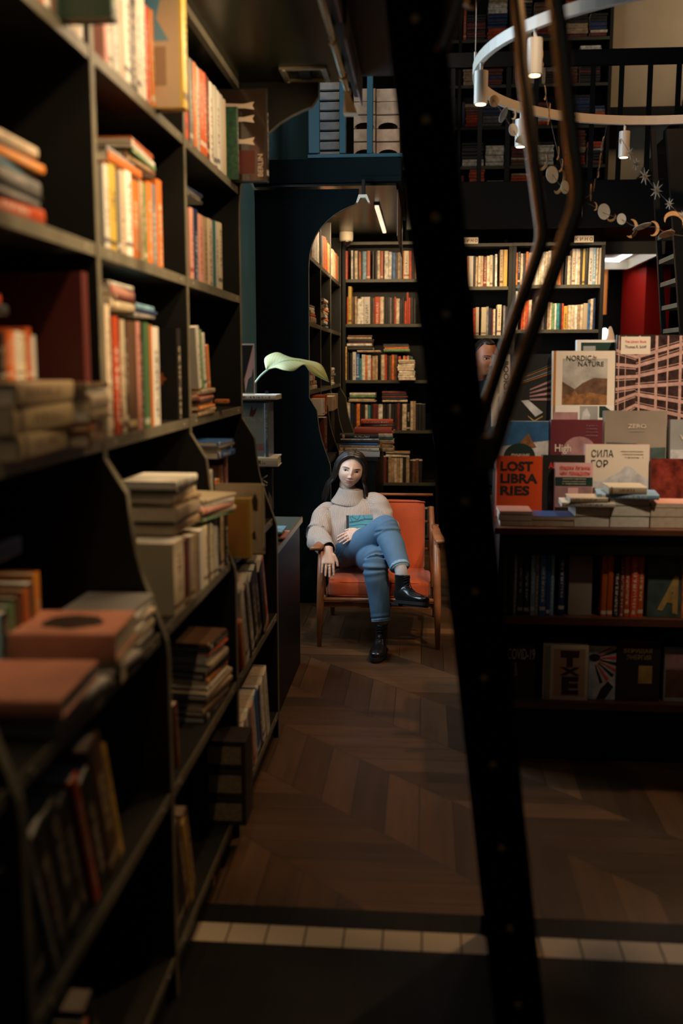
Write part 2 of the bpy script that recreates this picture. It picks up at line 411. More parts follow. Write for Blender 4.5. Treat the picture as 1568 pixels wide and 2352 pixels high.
struct('floor_white_strip', box(B(), -2, 4.5, YW0, YW1, -.05, 0), tile_mat('white_tile_row', (.42, .34, .25), (.5, .42, .31), (.03, .025, .02), .113, YW0-.01, .5))
# left wall with the tall window bay between the two runs of shelving
WY0, WY1, WZ0, WZ1 = 4.45, 5.95, .95, 4.3
bm = B(); box(bm, XL-.25, XL, -2.2, WY0, 0, 5.6); box(bm, XL-.25, XL, WY1, 12.5, 0, 5.6); box(bm, XL-.25, XL, WY0, WY1, 0, WZ0); box(bm, XL-.25, XL, WY0, WY1, WZ1, 5.6)
struct('wall_left', bm, M_tealb)
bm = B()
for y in (WY0, (WY0+WY1)/2-.02, WY1-.04): box(bm, XL-.16, XL-.1, y, y+.04, WZ0, WZ1)
for z in (WZ0, 2.0, 3.1, WZ1-.04): box(bm, XL-.155, XL-.105, WY0, WY1, z, z+.04)
wf = struct('window_1', bm, M_teal)
gm = bpy.data.materials.new('window_glass'); gm.use_nodes = True; nt = gm.node_tree; nt.nodes.clear()
o_ = nt.nodes.new('ShaderNodeOutputMaterial'); tr = nt.nodes.new('ShaderNodeBsdfTransparent'); gl = nt.nodes.new('ShaderNodeBsdfGlossy'); gl.inputs['Roughness'].default_value = .02
mxn = nt.nodes.new('ShaderNodeMixShader'); mxn.inputs[0].default_value = .06; nt.links.new(tr.outputs[0], mxn.inputs[1]); nt.links.new(gl.outputs[0], mxn.inputs[2]); nt.links.new(mxn.outputs[0], o_.inputs[0])
mk('pane', box(B(), XL-.134, XL-.13, WY0+.001, WY1-.001, WZ0, WZ1), gm, wf)
struct('wall_right', box(B(), 4.2, 4.4, -2.2, 12.5, 0, 5.6), M_black)
struct('wall_near', box(B(), -2, 4.4, -2.4, -2.2, 0, 5.6), M_black)
struct('wall_far', box(B(), -2, 4.4, 12.3, 12.5, 0, 5.6), M_black)
struct('ceiling', box(B(), -2, 4.5, -2.4, 12.5, 5.6, 5.75), M_black)
# galleries: floor slabs with fascias
struct('ceiling_gallery_front', box(B(), XL+.002, -.30, -2.15, YA+.02, ZC, 3.02), M_ceil)
struct('ceiling_gallery_rear', box(B(), XL+.002, -.20, YB, 9.7, ZC+.02, ZG), M_ceil)
bm = B(); box(bm, XL+.002, -.165, YB-.05, YB, 2.815, ZG); box(bm, -.43, -.165, YB-.07, YB-.05, 2.815, 2.845); box(bm, -.20, -.165, YB, 8.5, 2.815, ZG)
struct('trim_1', bm, M_teal)
ux0, ux1 = solveX(8.45, 2.75, 960), 4.2
struct('ceiling_gallery_back', box(B(), -.16, ux1, 8.5, 12.3, 2.82, 3.08), M_black)
struct('trim_2', box(B(), -.16, ux1, 8.44, 8.5, 2.74, 3.1), M_black)
struct('trim_3', box(box(B(), -.298, -.27, -2.15, YA+.02, 2.72, 3.25), -.27, -.07, -2.15, YA+.02, 2.80, 3.6), M_black)
# cornice strip along the top of the front shelving
struct('trim_4', box(B(), XU-.01, XU+.012, -2.1, YA-.03, ZC-.03, ZC-.002), M_edge)
# -------------------------------------------------- shelf units
PROF = [(XL+.004, 0), (XD, 0), (XD, .93), (-.633, .965), (-.645, 1.0), (-.668, 1.065), (-.69, 1.13), (-.705, 1.19), (-.714, 1.25), (-.723, 1.335), (-.775, 1.42), (-.775, 2.24)]
ARCH = PROF + [(-.774, 2.3), (-.768, 2.37), (-.752, 2.43), (-.728, 2.485), (-.694, 2.535), (-.65, 2.58), (-.6, 2.62), (-.55, 2.648), (-.5, 2.67), (-.47, 2.68), (-.455, 2.70), (-.443, 2.72), (-.44, ZC-.001), (XL+.004, ZC-.001)]
SIDE = PROF + [(XU, ZC-.001), (XL+.004, ZC-.001)]
def panel(parent, y, prof, m=None):
    bm = prism(B(), prof, y-.015, y+.015, 'y'); 
    o = mk('side_panel', bm, m or M_wood, parent)
    # olive edge lipping follows the profile
    bm = B(); P = [Vector((p[0], 0, p[1])) for p in prof[1:-1]]
    for a, b in zip(P, P[1:]):
        d = (b-a); n = Vector((d.z, 0, -d.x)).normalized()*.002
        vs = [bm.verts.new((q.x+s*n.x, yy, q.z+s*n.z)) for q in (a, b) for s in (0, 1) for yy in (y-.014, y+.014)]
        for f in ((0, 1, 3, 2), (4, 6, 7, 5), (0, 4, 5, 1), (2, 3, 7, 6), (0, 2, 6, 4), (1, 5, 7, 3)): bm.faces.new([vs[i] for i in f])
    bmesh.ops.recalc_face_normals(bm, faces=bm.faces[:])
    mk('edge_lipping', bm, M_edge, o)
    return o
def shelf(parent, y0, y1, z, X, th=.03, sticker=False):
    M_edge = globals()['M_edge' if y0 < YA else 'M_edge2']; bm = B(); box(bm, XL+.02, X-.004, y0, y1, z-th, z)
    o = mk('shelf', bm, M_wood, parent)
    mk('shelf_edge', bev(box(B(), X-.004, X, y0, y1, z-th, z), .001, 1), M_edge, o)
    for yy in (y0+.07, y1-.07):
        mk('screw', cyl(B(), (X, yy, z-th/2), (X+.002, yy, z-th/2), .005, 10), M_steel, o)
    return o
def unit(loc_y, ys, levels, lab, archA=None, archB=None, back=True):
    root = empty('bookcase', (XL, loc_y, 0)); T(root, lab, 'bookcase')
    parts = []
    for i, y in enumerate(ys):
        prof = ARCH if ((i == 0 and archA) or (i == len(ys)-1 and archB)) else SIDE
        parts.append(panel(root, y, prof, M_wood if not (i == 0 and archA) else M_teal))
    for a, b in zip(ys, ys[1:]):
        for z, X in levels: parts.append(shelf(root, a+.016, b-.016, z, X))
        parts.append(mk('back_panel', box(B(), XL+.004, XL+.018, a+.016, b-.016, .02, ZC-.003), M_black, root))
        parts.append(mk('plinth', box(B(), XL+.05, XD-.02, a+.016, b-.016, .002, Z6-.031), M_wood, root))
    for o in root.children: o.matrix_parent_inverse = root.matrix_world.inverted() if False else Matrix.Translation((-XL, -loc_y, 0))
    return root
LV = [(Z1, XU), (Z2, XU), (Z3, XU), (Z4, -.645), (Z5, XD), (Z6, XD)]
caseA = unit(.5, [.55, 1.45, 2.37, 3.27, YA], LV, 'tall dark bookcase along the left wall, nearest the camera', archB=True)
mk('castor_cap', cyl(B(), (XD-.02, 2.86, .055), (XD-.004, 2.86, .055), .016, 20), M_brass, caseA).matrix_parent_inverse = Matrix.Translation((-XL, -.5, 0))
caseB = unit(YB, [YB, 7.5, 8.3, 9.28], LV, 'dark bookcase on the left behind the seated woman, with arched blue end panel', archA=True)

# back bookcase
def back_case(x0, x1, Y, levels, ztop, lab, dep=.28, divs=()):
    root = empty('bookcase', (x0, Y, 0)); T(root, lab, 'bookcase'); inv = Matrix.Translation((-x0, -Y, 0))
    L = []
    for x in (x0, *divs, x1-.03): L.append(mk('side_panel', box(B(), x, x+.03, Y, Y+dep, 0, ztop), M_edge2 if 0 else M_wood, root))
    L.append(mk('back_panel', box(B(), x0, x1, Y+dep, Y+dep+.015, 0, ztop), M_black, root))
    xs = [x0, *divs, x1-.03]
    for a, b in zip(xs, xs[1:]):
        for z in levels:
            s = mk('shelf', box(B(), a+.031, b-.001, Y+.006, Y+dep-.001, z-.028, z), M_wood, root)
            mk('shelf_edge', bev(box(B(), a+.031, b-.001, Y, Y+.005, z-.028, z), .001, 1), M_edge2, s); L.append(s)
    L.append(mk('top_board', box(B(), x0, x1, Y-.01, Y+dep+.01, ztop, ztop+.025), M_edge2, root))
    for o in L: o.matrix_parent_inverse = inv
    return root
bz = [PY(870, v, YC).z for v in (641, 744, 873, 988, 1108, 1228)]
bx0, bx1 = solveX(YC, 1.6, 786), solveX(YC, 1.6, 1012)
back_case(bx0, bx1, YC, bz, PY(870, 562, YC).z, 'dark wall bookcase full of paperbacks directly behind the orange chair')
YK = 8.62
kz = [PY(1270, v, YK).z for v in (654, 757, 878)]
kz2 = [PY(1110, v, YK).z for v in (658, 770, 880)]
kx = [solveX(YK, 1.7, u) for u in (1040, 1168, 1372)]
back_case(kx[0], kx[1]+.012, YK, kz2, PY(1110, 566, YK).z, 'left cream-filled film bookcase under the gallery, behind the ladder')
back_case(kx[1]+.014, kx[2]+.03, YK, kz, PY(1270, 564, YK).z, 'right film bookcase under the gallery beside the red wall')
# signs on the fascia
M_ink = mat('black_ink', (.008, .008, .008), .6)
for (u0, u1, v0, v1, s, lab) in ((1060, 1098, 560, 545, 'КИНО', 'left of two small film section signs on gallery edge, half hidden by ladder'), (1318, 1363, 557, 541, 'КИНО', 'right of two small film section signs on the gallery edge')):
    a = PY(u0, v0, 8.437); b = PY(u1, v1, 8.437)
    s0 = mk('section_sign', box(B(), a.x, b.x, 8.436, 8.439, a.z, b.z), mat('sign_card', (.45, .36, .26), .7)); T(s0, lab, 'sign')
    wd = (b.x-a.x)/4
    Ms = Matrix(((1, 0, 0, 0), (0, 0, -1, 8.4355), (0, 1, 0, 0), (0, 0, 0, 1)))
    for i, ch in enumerate(s):
        text_on(s0, ch, (a.x+wd*(i+.18), a.z+.012, a.x+wd*(i+.82), b.z-.012), Ms, M_ink, 'letter', bold=.02)
# ================================================================== books on the front left bookcase
def lean_row(row, X, z, u0, toks, lean, d=.2, h=.3, parts=True):
    u = u0; zoff_y = [math.tan(lean)]
    for k, wpx, hs in parse(toks):
        y0 = solveY(X, z, u); u += wpx; y1 = solveY(X, z, u)
        if k == '_': continue
        t = max((y1-y0)*math.cos(lean)*.95, .005); hh = hs/1000
        if any(y1 > p-.017 and y1-hh*math.sin(lean)-.01 < p+.017 for p in UPR): continue
        M = Mt(X+random.uniform(-.005, .005), y1+.002-t*math.sin(lean)*math.tan(lean), z+.002+t*math.sin(abs(lean))) @ Rt(PI/2, 'Z') @ Rt(-lean, 'Y') @ Mt(-t/2, 0, 0)
        put_book(row, t, hh, d, k, M, hard=random.random() < .4, parts=parts, form='leaning book')
def big(row, Y, X, z, t, h, d, k, rz=0, art=None, form='large protruding book', lab=None, pm=None):
    o = put_book(None, t, h, d, k, Mt(X, Y, z+.001) @ Rt(PI/2+rz, 'Z'), hard=True, form=form, art=art, pm=pm)
    T(o, lab, 'book'); return o
A_ = ''
r = 'on the uppermost shelf, near left bay'
row_left(r, XU, Z1, 40, 'C16/320 W18/320 C18/320 O14/310 W12/300 U14/300 D20/300 W16/290 C14/290 W12/290 C12/290', d=.24)
r = 'on the uppermost shelf, middle left bay'
row_left(r, XU, Z1, 243, 'P9/180 W11/200 W13/215 C13/220 W14/220 K16/225 W12/225 W10/225 R9/215 O9/215 W8/212', d=.24)
big(r, 2.20, -.664, Z1, .045, .38, .27, 'D', lab='dark green large book sticking out over the uppermost shelf edge, top left')
o = big(r, 2.95, -.69, Z1, .05, .325, .27, 'Y', lab='tall cream and yellow book with blue and brown cover picture protruding from uppermost shelf')
M_cr = mat('cream_cover_board', (.5, .38, .24), .35); M_bl = mat('sky_blue_print', (.12, .3, .42), .5); M_dk = mat('dark_brown_print', (.04, .02, .012), .5); M_tn = mat('tan_print', (.3, .2, .11), .5)
decal(o, -.05, .012, .003, .268, .322, M_cr, 'cover')
poly_decal(o, -.05, [(.04, .18), (.13, .18), (.13, .3), (.06, .3), (.075, .24)], M_bl); poly_decal(o, -.05, [(.09, .17), (.16, .17), (.17, .3), (.1, .3), (.11, .24)], M_dk, lift=.0011)
decal(o, -.05, .05, .06, .15, .165, M_tn, lift=.0008)
row_left(r, XU, Z1, 428, 'R8/195', d=.24)
r = 'on the uppermost shelf, far left bay'
row_left(r, XU, Z1, 441, 'E7/190 O7/188 W8/186 R7/186 R7/186 M8/184 W8/180 W8/178 W8/176 W7/174 C6/170', d=.24)
o = big(r, 4.115, -.635, Z1, .035, .355, .27, 'K', lab='glossy dark book with pale figures on its cover, overhanging the uppermost shelf end')
M_gloss = mat('glossy_dark_print', (.03, .018, .012), .12, coat=.6); M_bone = mat('pale_cream_print', (.6, .47, .36), .4); M_ru = mat('rust_print', (.09, .014, .007), .4)
decal(o, -.035, .004, .004, .266, .351, M_gloss, 'cover')
for zz in (.275, .225, .14):
    poly_decal(o, -.035, [(.05, zz), (.09, zz+.006), (.26, zz+.004), (.26, zz+.03), (.095, zz+.022), (.05, zz+.03), (.058, zz+.016)], M_bone, 'pale_figure', lift=.001)
decal(o, -.035, .05, .03, .25, .12, M_ru, 'cover_picture', lift=.0008)
text_on(o, 'BERLIN', (0, 0, .085, .02), Mt(-.0188, .018, .02) @ Matrix(((0, 0, -1, 0), (0, 1, 0, 0), (1, 0, 0, 0), (0, 0, 0, 1))), M_bone, 'title')
o = big(r, 4.06, -.745, Z1, .03, .275, .24, 'D', lab='mottled dark green book in front of the glossy dark overhanging book')
decal(o, -.03, .002, .002, .238, .273, mat('mottled_green', (.02, .075, .035), .5, nz=.5, nscale=60), 'cover')
row_left(r, XU-.02, Z1, 522, 'N5/160 W10/158', d=.2)
# second shelf
r = 'in the leaning pile, second shelf, near left bay'
stack(r, XU, 1.90, Z2, 'R30/270/190 E12/260/180 K12/270/190 E28/260/180 L14/270/190 O18/260/190 K12/260/180 C20/265/190', rz=PI/2)
stack(r, XU-.12, 1.80, Z2+.152, 'L25/250/180 M14/230/170 K20/240/170 N24/230/160', rz=PI/2, form='upper stacked book')
r = 'on the second shelf, middle left bay'
row_left(r, XU, Z2, 246, 'W11/188 Y16/192 E8/180 C14/186 W14/190 O16/175 T10/178 G7/176 O12/182 E12/182 O12/196')
stack(r, XU, 2.62, Z2+.215, 'O24/270/190 E12/250/180', rz=PI/2, form='stacked book')
stack(r, XU, 2.80, Z2+.252, 'U20/280/200 G8/270/190 W16/290/200 R16/240/190', rz=PI/2, form='upper stacked book')
r = 'on the second shelf, far left bay'
row_left(r, XU, Z2, 441, 'P8/160 N10/160 P12/152 T9/150 C12/150 A7/150 W6/150 C8/150')
stack(r, XU-.03, 3.58, Z2+.29, 'K12/230/170 E12/220/160 N10/230/170', rz=PI/2, form='stacked book')
# third shelf
r = 'on the third shelf, near left bay'
big(r, 2.27, XU, Z3, .04, .385, .3, 'M', lab='very tall maroon book with a speckled spine, standing alone on the third shelf')
stack(r, XU+.035, 1.93, Z3, 'T48/300/210 T52/310/215 T44/300/210', rz=PI/2, form='bulky stacked book')
stack(r, XU+.06, 2.16, Z3, 'U34/130/110 O20/120/100 T24/130/110 C34/125/110 W12/120/100 U12/140/110', rz=PI/2, form='small stacked book')
row_left(r+', on tan pile', XU-.03, Z3+.148, 5, 'K14/120 R16/122 O12/122 W12/122 C12/118 R14/130 W13/110', d=.12, scale=.9)
stack(r, XU-.05, 1.86, Z3+.275, 'K20/200/120 R20/180/120', rz=PI/2, form='topmost stacked book')
r = 'on the third shelf, middle left bay'
row_left(r, XU, Z3, 251, 'C11/300 K5/285 R13/270 M7/262 C9/258 K5/255 U20/250 P8/246 K6/244 G12/240 D4/236 O6/232 W16/225', d=.24)
stack(r, XU-.005, 2.60, Z3+.32, 'C20/250/180 M12/230/180 P22/250/180 W10/220/160', rz=PI/2, form='stacked book')
stack(r, XU-.02, 2.87, Z3+.31, 'E12/200/150 N10/210/150 L14/220/160', rz=PI/2, form='farther stacked book')
o = put_book(None, .03, .29, .24, 'K', Mt(XU-.01, 3.18, Z3+.001) @ Rt(PI/2-.12, 'Z')); T(o, 'black book with orange flowers on its cover at the end of the third shelf', 'book')
for a, b in ((.09, .17), (.06, .13), (.12, .12)):
    poly_decal(o, -.03, [(a+.022*math.cos(i*PI/5)*(1 if i % 2 else .55), b+.022*math.sin(i*PI/5)*(1 if i % 2 else .55)) for i in range(10)], mat('orange_flower_print', (.4, .1, .02), .5), 'flower_print')
r = 'on the third shelf, far left bay'
zt = stack(r, XU+.01, 3.52, Z3, 'T11/260/180 C9/250/180 O12/270/180 T12/250/180 U9/240/170 P10/250/180 O9/240/180 C16/240/170', rz=PI/2)
lean_row(r, XU+.005, zt, 458, 'W7/210 G5/200 W6/190 O5/150', .18, d=.16)
o = mk('bookmark_tag', bev(box(B(), XU-.02, XU+.03, 3.75, 3.80, Z3+.03, Z3+.045), .003), bookmat('O')); T(o, 'orange tag poking out of flat stack on third shelf', 'bookmark')
# fourth shelf (deeper)
r = 'deep on the fourth shelf, near left bay'
row_left(r, -.84, Z4, -60, 'R18/205 O14/200 R22/190 L20/185 K16/180 G16/185 U16/190 O14/195 U12/200 O16/212', d=.16)
stack(r, -.86, 1.92, Z4+.255, 'N40/260/160', rz=PI/2, form='stacked book')
r = 'on front of shelf four, near left bay'
M_salm = mat('salmon_cloth_cover', (.5, .2, .12), .7, nz=.08, nscale=20)
def flat_art(x, y, z, t, w_, L, art, rz, lab, pm=M_page):   # w_ spine length along x, L depth
    M = Mt(x, y, z+t/2) @ Rt(rz, 'Z') @ Mt(-w_/2, 0, 0) @ Rt(PI/2, 'Y')
    o = put_book(None, t, w_, L, 'O', M, hard=True, art=art, pm=pm); T(o, lab, 'book'); return o
stack(r, -.735, 1.93, Z4, 'K34/225/190 C22/225/195', rz=.06, form='book under the salmon one')
o = flat_art(-.735, 1.92, Z4+.058, .055, .225, .2, M_salm, .06, 'salmon hardcover with a dark oval ornament lying flat on the fourth shelf pile')
poly_decal(o, -.055, [(.12+.07*math.cos(i*PI/14)*(1+.06*math.sin(5*i)), .11+.055*math.sin(i*PI/14)*(1+.08*math.cos(7*i))) for i in range(28)], M_dk, 'oval_ornament', lift=-.0008) if 0 else None
_b = B(); prism(_b, [(.11+.06*math.cos(i*PI/14)*(1+.08*math.sin(5*i)), .125+.055*math.sin(i*PI/14)*(1+.08*math.cos(7*i))) for i in range(28)], -.0278, -.0286, 'x')
for v in _b.verts: v.co = Vector((v.co.x, v.co.z if 0 else v.co.y, v.co.z))
_b2 = B(); P_ = [(-.0284, .10+.055*math.cos(i*PI/14)*(1+.08*math.sin(5*i)), .11+.065*math.sin(i*PI/14)*(1+.08*math.cos(7*i))) for i in range(28)]
_b.free(); V1 = [_b2.verts.new(p) for p in P_]; V2 = [_b2.verts.new((-.0274, p[1], p[2])) for p in P_]; _b2.faces.new(V1); _b2.faces.new(V2[::-1])
for i in range(28): _b2.faces.new((V1[i], V1[(i+1) % 28], V2[(i+1) % 28], V2[i]))
bmesh.ops.recalc_face_normals(_b2, faces=_b2.faces[:]); mk('oval_ornament', _b2, M_dk, o)
stack(r, -.655, 2.245, Z4, 'W20/190/170 C18/200/170 W16/195/170 C14/190/170 W18/190/165 E14/200/165', jit=.004, rz=PI/2, form='stacked paperback')
stack(r, -.63, 1.76, Z4, 'C18/230/200 W22/230/200', rz=PI/2-.1, form='stacked nearest paperback')
flat_art(-.74, 1.62, Z4+.042, .035, .23, .24, M_salm, .05, 'second salmon hardcover lying flat nearest the camera on the fourth shelf', pm=M_pagew)
stack(r, -.62, 2.0, Z4, 'K20/200/150 W16/170/140', rz=PI/2-.1, form='slim stacked book')
r = 'on the fourth shelf, middle left bay'
row_left(r, -.645, Z4, 404, 'C24/165 M12/150 C10/146 T9/140 K4/138 W9/136 C9/134 K5/132 C9/130 W9/130 K5/126 T9/124 K8/122', d=.19)
stack(r, -.655, 2.72, Z4+.2, 'T26/240/180 K8/230/180 C40/240/180 T14/230/170 C24/235/180 K10/240/170 W20/220/160', rz=PI/2-.06, form='taller-pile stacked book')
stack(r, -.62, 2.99, Z4+.19, 'G10/220/160 C14/230/170 P14/220/160 W14/200/150 C12/210/160', rz=PI/2-.3, form='lower-pile stacked book')
r = 'on the fourth shelf, far left bay'
o = big(r, 3.33, -.585, Z4, .04, .205, .21, 'Y', lab='orange and tan book protruding from the fourth shelf beside the cream one')
decal(o, -.04, .01, .01, .1, .19, mat('amber_print', (.45, .2, .04), .5), 'cover')
o = big(r, 3.40, -.552, Z4, .03, .245, .24, 'C', lab='tall cream book with faint dark marks protruding farthest from the fourth shelf', pm=M_pagew)
decal(o, -.03, .006, .004, .236, .241, mat('pale_cream_cover', (.5, .4, .28), .5, nz=.1, nscale=30), 'cover')
poly_decal(o, -.03, [(.02, .15), (.035, .155), (.04, .19), (.028, .215), (.018, .19)], M_dk, lift=.0008); poly_decal(o, -.03, [(.025, .05), (.05, .055), (.045, .065), (.03, .085)], M_dk, lift=.0008)
row_left(r, -.72, Z4, 462, '_12 W8/205 L5/205 W6/200 K5/190 O12/165 U8/190 M5/200 P4/200', d=.2)
stack(r, -.70, 3.52, Z4+.33, 'B22/200/150 W12/220/150 E10/210/150 B12/190/140', rz=PI/2-.1, form='stacked book')
# fifth shelf
r = 'on the fifth shelf, near left bay'
lean_row(r, -.65, Z5, 48, 'L16/330 W20/340 K34/300 E14/320 K30/300 K28/310 K24/290 R14/320 K24/290 U26/340 Y12/300', .33, d=.22)
r = 'on the fifth shelf, middle left bay'
stack(r, -.63, 2.98, Z5, 'K22/250/190 T18/250/190 C16/250/190 T16/240/190 C18/280/190 W14/230/180 O22/230/180 K20/220/170 C24/200/170 W22/190/160 R10/190/160 K20/200/160 U12/190/160', rz=PI/2-.12)
lean_row(r, -.655, Z5, 395, 'K8/180 M7/180', .1)
r = 'on the fifth shelf, far left bay'
lean_row(r, -.632, Z5, 556, 'R5/200 Y4/190 W8/310 K5/300 W9/320 K9/300 K9/310 K8/300 R6/320', .38, d=.21)
# bottom shelf
r = 'on the bottom shelf, near left bay'
lean_row(r, -.65, Z6, 170, 'R14/260 M14/260 W12/270 K16/260 R12/250 K20/270', .3, d=.2)
r = 'on the bottom shelf, middle left bay'
lean_row(r, -.648, Z6, 385, 'K18/270 U14/300 K10/290 U10/310 Y8/290 U8/300', .3, d=.2)
z = Z6
for i, (mm, lb) in enumerate(((.098, 'lowest'), (.098, 'middle'), (.1, 'top'))):
    o = mk('boxed_set', bev(box(B(), -.76, -.575, 3.10, 3.24, z+.001, z+mm), .003), mat('dark_patterned_card', (.03, .018, .015), .5, nz=.6, nscale=70)); z += mm
    T(o, lb+' of three dark boxed sets with cream labels stacked on the bottom shelf', 'box', 'boxed sets on the bottom shelf')
    mk('cream_label', box(B(), -.70, -.59, 3.0985, 3.0998, z-.08, z-.02), mat('cream_label_card', (.3, .22, .13), .6, nz=.35, nscale=90), o)
r = 'on the bottom shelf, far left bay'
lean_row(r, -.632, Z6, 560, 'W9/250 P4/250 W6/260 E5/260 P6/270 L5/270 B7/270 N5/270 W6/280 W7/300', .3, d=.2)

# ================================================================== books behind the woman: side shelves
B_ = 'of rear side case'
row_left('on the top shelf '+B_, XU, Z1, 717, 'C5/75 W6/80 W6/82 W5/80 E3/70 O4/72 O3/74 R3/70 O3/66 T3/66 W5/64 C5/62 C3/60 O4/60 T3/58', d=.16, parts=False)
stack('in the nearer pile, second shelf '+B_, XU, 7.02, Z2, 'T40/230/150 R20/200/150 C24/230/150 W20/220/150 E14/210/150', rz=PI/2, parts=False)
stack('in the farther pile, second shelf '+B_, XU+.01, 7.9, Z2, 'L12/300/150 K12/300/150 W24/320/150 O20/300/150 W28/330/150 C24/310/150 O14/300/150 W22/320/150 C22/300/150 R10/300/150 W22/320/150', rz=PI/2, parts=False)
stack('in the nearer pile, third shelf '+B_, XU, 7.1, Z3, 'C30/260/150 T30/250/150 P40/230/150 R30/220/150 W20/230/150', rz=PI/2, parts=False)
stack('in the farther pile, third shelf '+B_, XU, 8.53, Z3, 'W22/280/150 C24/290/150 T28/280/150 E22/280/150 C20/260/150 W26/330/150', rz=PI/2, parts=False)
row_left('on the fourth shelf '+B_, -.70, Z4+.30, 742, 'W5/38 R5/44 _2 W6/44 K2/40 C10/32 T5/34', d=.14, parts=False)
row_left('low on the fourth shelf '+B_, -.71, Z4, 745, 'M8/85 K8/85 K9/86 U7/84', d=.16, parts=False)
# ------------------------------------------------------------------ back bookcase rows
G_ = 'of the case behind her'
row_back('on the top shelf '+G_, YC, bz[0], 790, 'R8/65 _8 W4/66 K4/62 C7/65 K4/64 O3/63 K4/63 L9/64 R9/65 _4 K5/65 _2 K5/62 C7/65 R7/64 _2 W10/64 W7/62 _1 B9/60 U4/60 T5/61 E5/60 _2 O2/64 C12/64 R7/64 K6/60 T7/62 R6/60 C8/63 K6/60')
row_back('on the second shelf '+G_, YC, bz[1], 796, 'R3/62 Y8/86 U5/62 _2 T6/63 W8/58 W7/62 W15/62 K5/61 U5/60 R12/62 C9/62 K4/60 K4/61 K6/61 E4/60 K6/58 R4/62 C8/58 K7/55 K4/60 R5/52 R5/72 R4/60 K7/60 K6/58')
row_back('on the third shelf '+G_, YC, bz[2], 790, 'Y6/77 K5/64 _2 K5/62 _1 W8/64 B8/60 A5/50 W8/58 O5/57 W8/57 R3/50 T7/55 T6/56 _4 K4/57 C8/58 R5/58 K5/56 U6/56 O6/58 U6/58 K4/55 R5/55 K5/50 T4/56 R5/55 C4/56 U5/55 A4/54')
def pile_back(row, Y, z, u0, u1, toks, parts=False):
    x0, x1 = solveX(Y, z, u0), solveX(Y, z, u1); L = (x1-x0)*1000
    return stack(row, (x0+x1)/2, Y, z, ' '.join(f'{a[0]}{a[1:]}/{L*random.uniform(.92,1):.0f}/150' for a in toks.split()), jit=.006, parts=parts)
pile_back('in the cream pile on the third shelf '+G_, YC-.1, bz[2], 913, 953, 'C20 W22 C20 W20 C24 C18 W20 T18 C20')
zt = bz[2]+.255
pile_back('in the left pile over the third shelf row '+G_, YC, zt, 818, 876, 'T18')
pile_back('in the left pile over the third shelf row '+G_, YC+.01, zt+.02, 797, 856, 'K24 K14 W20 M12 K16 K10 T18 U16')
pile_back('in the right pile over the third shelf row '+G_, YC+.01, zt+.005, 880, 940, 'G24 O16 U14 K14')
row_back('on the fourth shelf '+G_, YC, bz[3], 795, 'C8/62 B2/60 K7/60 K6/58 O8/60 _1 K5/58 K6/58 C6/58 A6/57 K6/60 M7/60 M5/58 W10/58 K8/60 K6/58 E5/60 K8/60 K6/60 M7/62 K5/60 C10/60 K9/60 C6/66 T6/66 K6/60 K8/60 K9/60')
pile_back('in the left pile over the fourth shelf row '+G_, YC, bz[3]+.262, 800, 862, 'T14 C12 K12 G20 W22')
pile_back('in the right pile over the fourth shelf row '+G_, YC, bz[3]+.262, 876, 936, 'C20 K18 M16 K20 M22')
row_back('on the fifth shelf '+G_, YC, bz[4], 842, 'K10/55 K6/55 R10/60 C3/60 K6/55 M10/58 K4/50 T7/58 T6/56 C7/56 T6/56 C7/56 K8/56 T8/58 K6/50 U8/50 U7/52 K8/50')
pile_back('over the fifth shelf row '+G_, YC, bz[4]+.24, 885, 940, 'W22 K10 T14')
row_back('on the bottom shelf '+G_, YC, bz[5], 975, 'K6/60 E3/62 K6/62 K6/60', d=.16)
# ------------------------------------------------------------------ film bookcase rows
F_ = 'of the left film case'
row_back('on the top shelf '+F_, YK, kz2[0], 1071, 'O3/70 W12/70 K5/70 T5/68 _1 C6/70 T6/70 M8/68 C7/70 C7/72 K5/70 W5/74 _6 T8/84 Y9/84 _3')
row_back('on the second shelf '+F_, YK, kz2[1], 1085, 'R6/62 C8/64 _5 C12/64 E5/66 K8/62 M3/60 C5/60 K3/60 C10/70 _4 E5/68 K8/66', uend=0)
row_back('on the third shelf '+F_, YK, kz2[2], 1090, 'K8/60 U8/55 M7/60 T6/60 K9/60 U9/56 E6/60', uend=0)
F_ = 'of the right film case'
row_back('on the top shelf '+F_, YK, kz[0], 1180, 'O8/74 K6/76 C6/72 K6/72 O6/76 C8/74 C8/74 W7/76 C7/76 W8/76 C8/76 W7/78 M10/78 T6/72 O6/70 K6/60 _3 K6/66 C7/66 E3/62 C8/82 W5/82 C6/82 K5/82 Y6/82 K8/83 W10/84 L7/84 C5/84 _1 C9/84')
row_back('on the second shelf '+F_, YK, kz[1], 1182, 'W6/88 _8 R5/66 O5/66 R7/66 C7/68 _4 K8/60 C5/76 U5/70 E6/64 K7/60 T6/64 C5/62 G6/60 W5/60 A7/60 K5/60 R4/60 Y10/54 C7/56 C8/56 W7/56 T6/57 C7/57 C10/60 B6/60 C6/70 N6/72')
row_back('on the third shelf '+F_, YK, kz[2], 1190, 'K9/56 M8/50 K9/56 U8/54 K9/60 D8/55 K10/56 U8/58 K9/60 M9/58 K9/60 E6/60 K9/60')
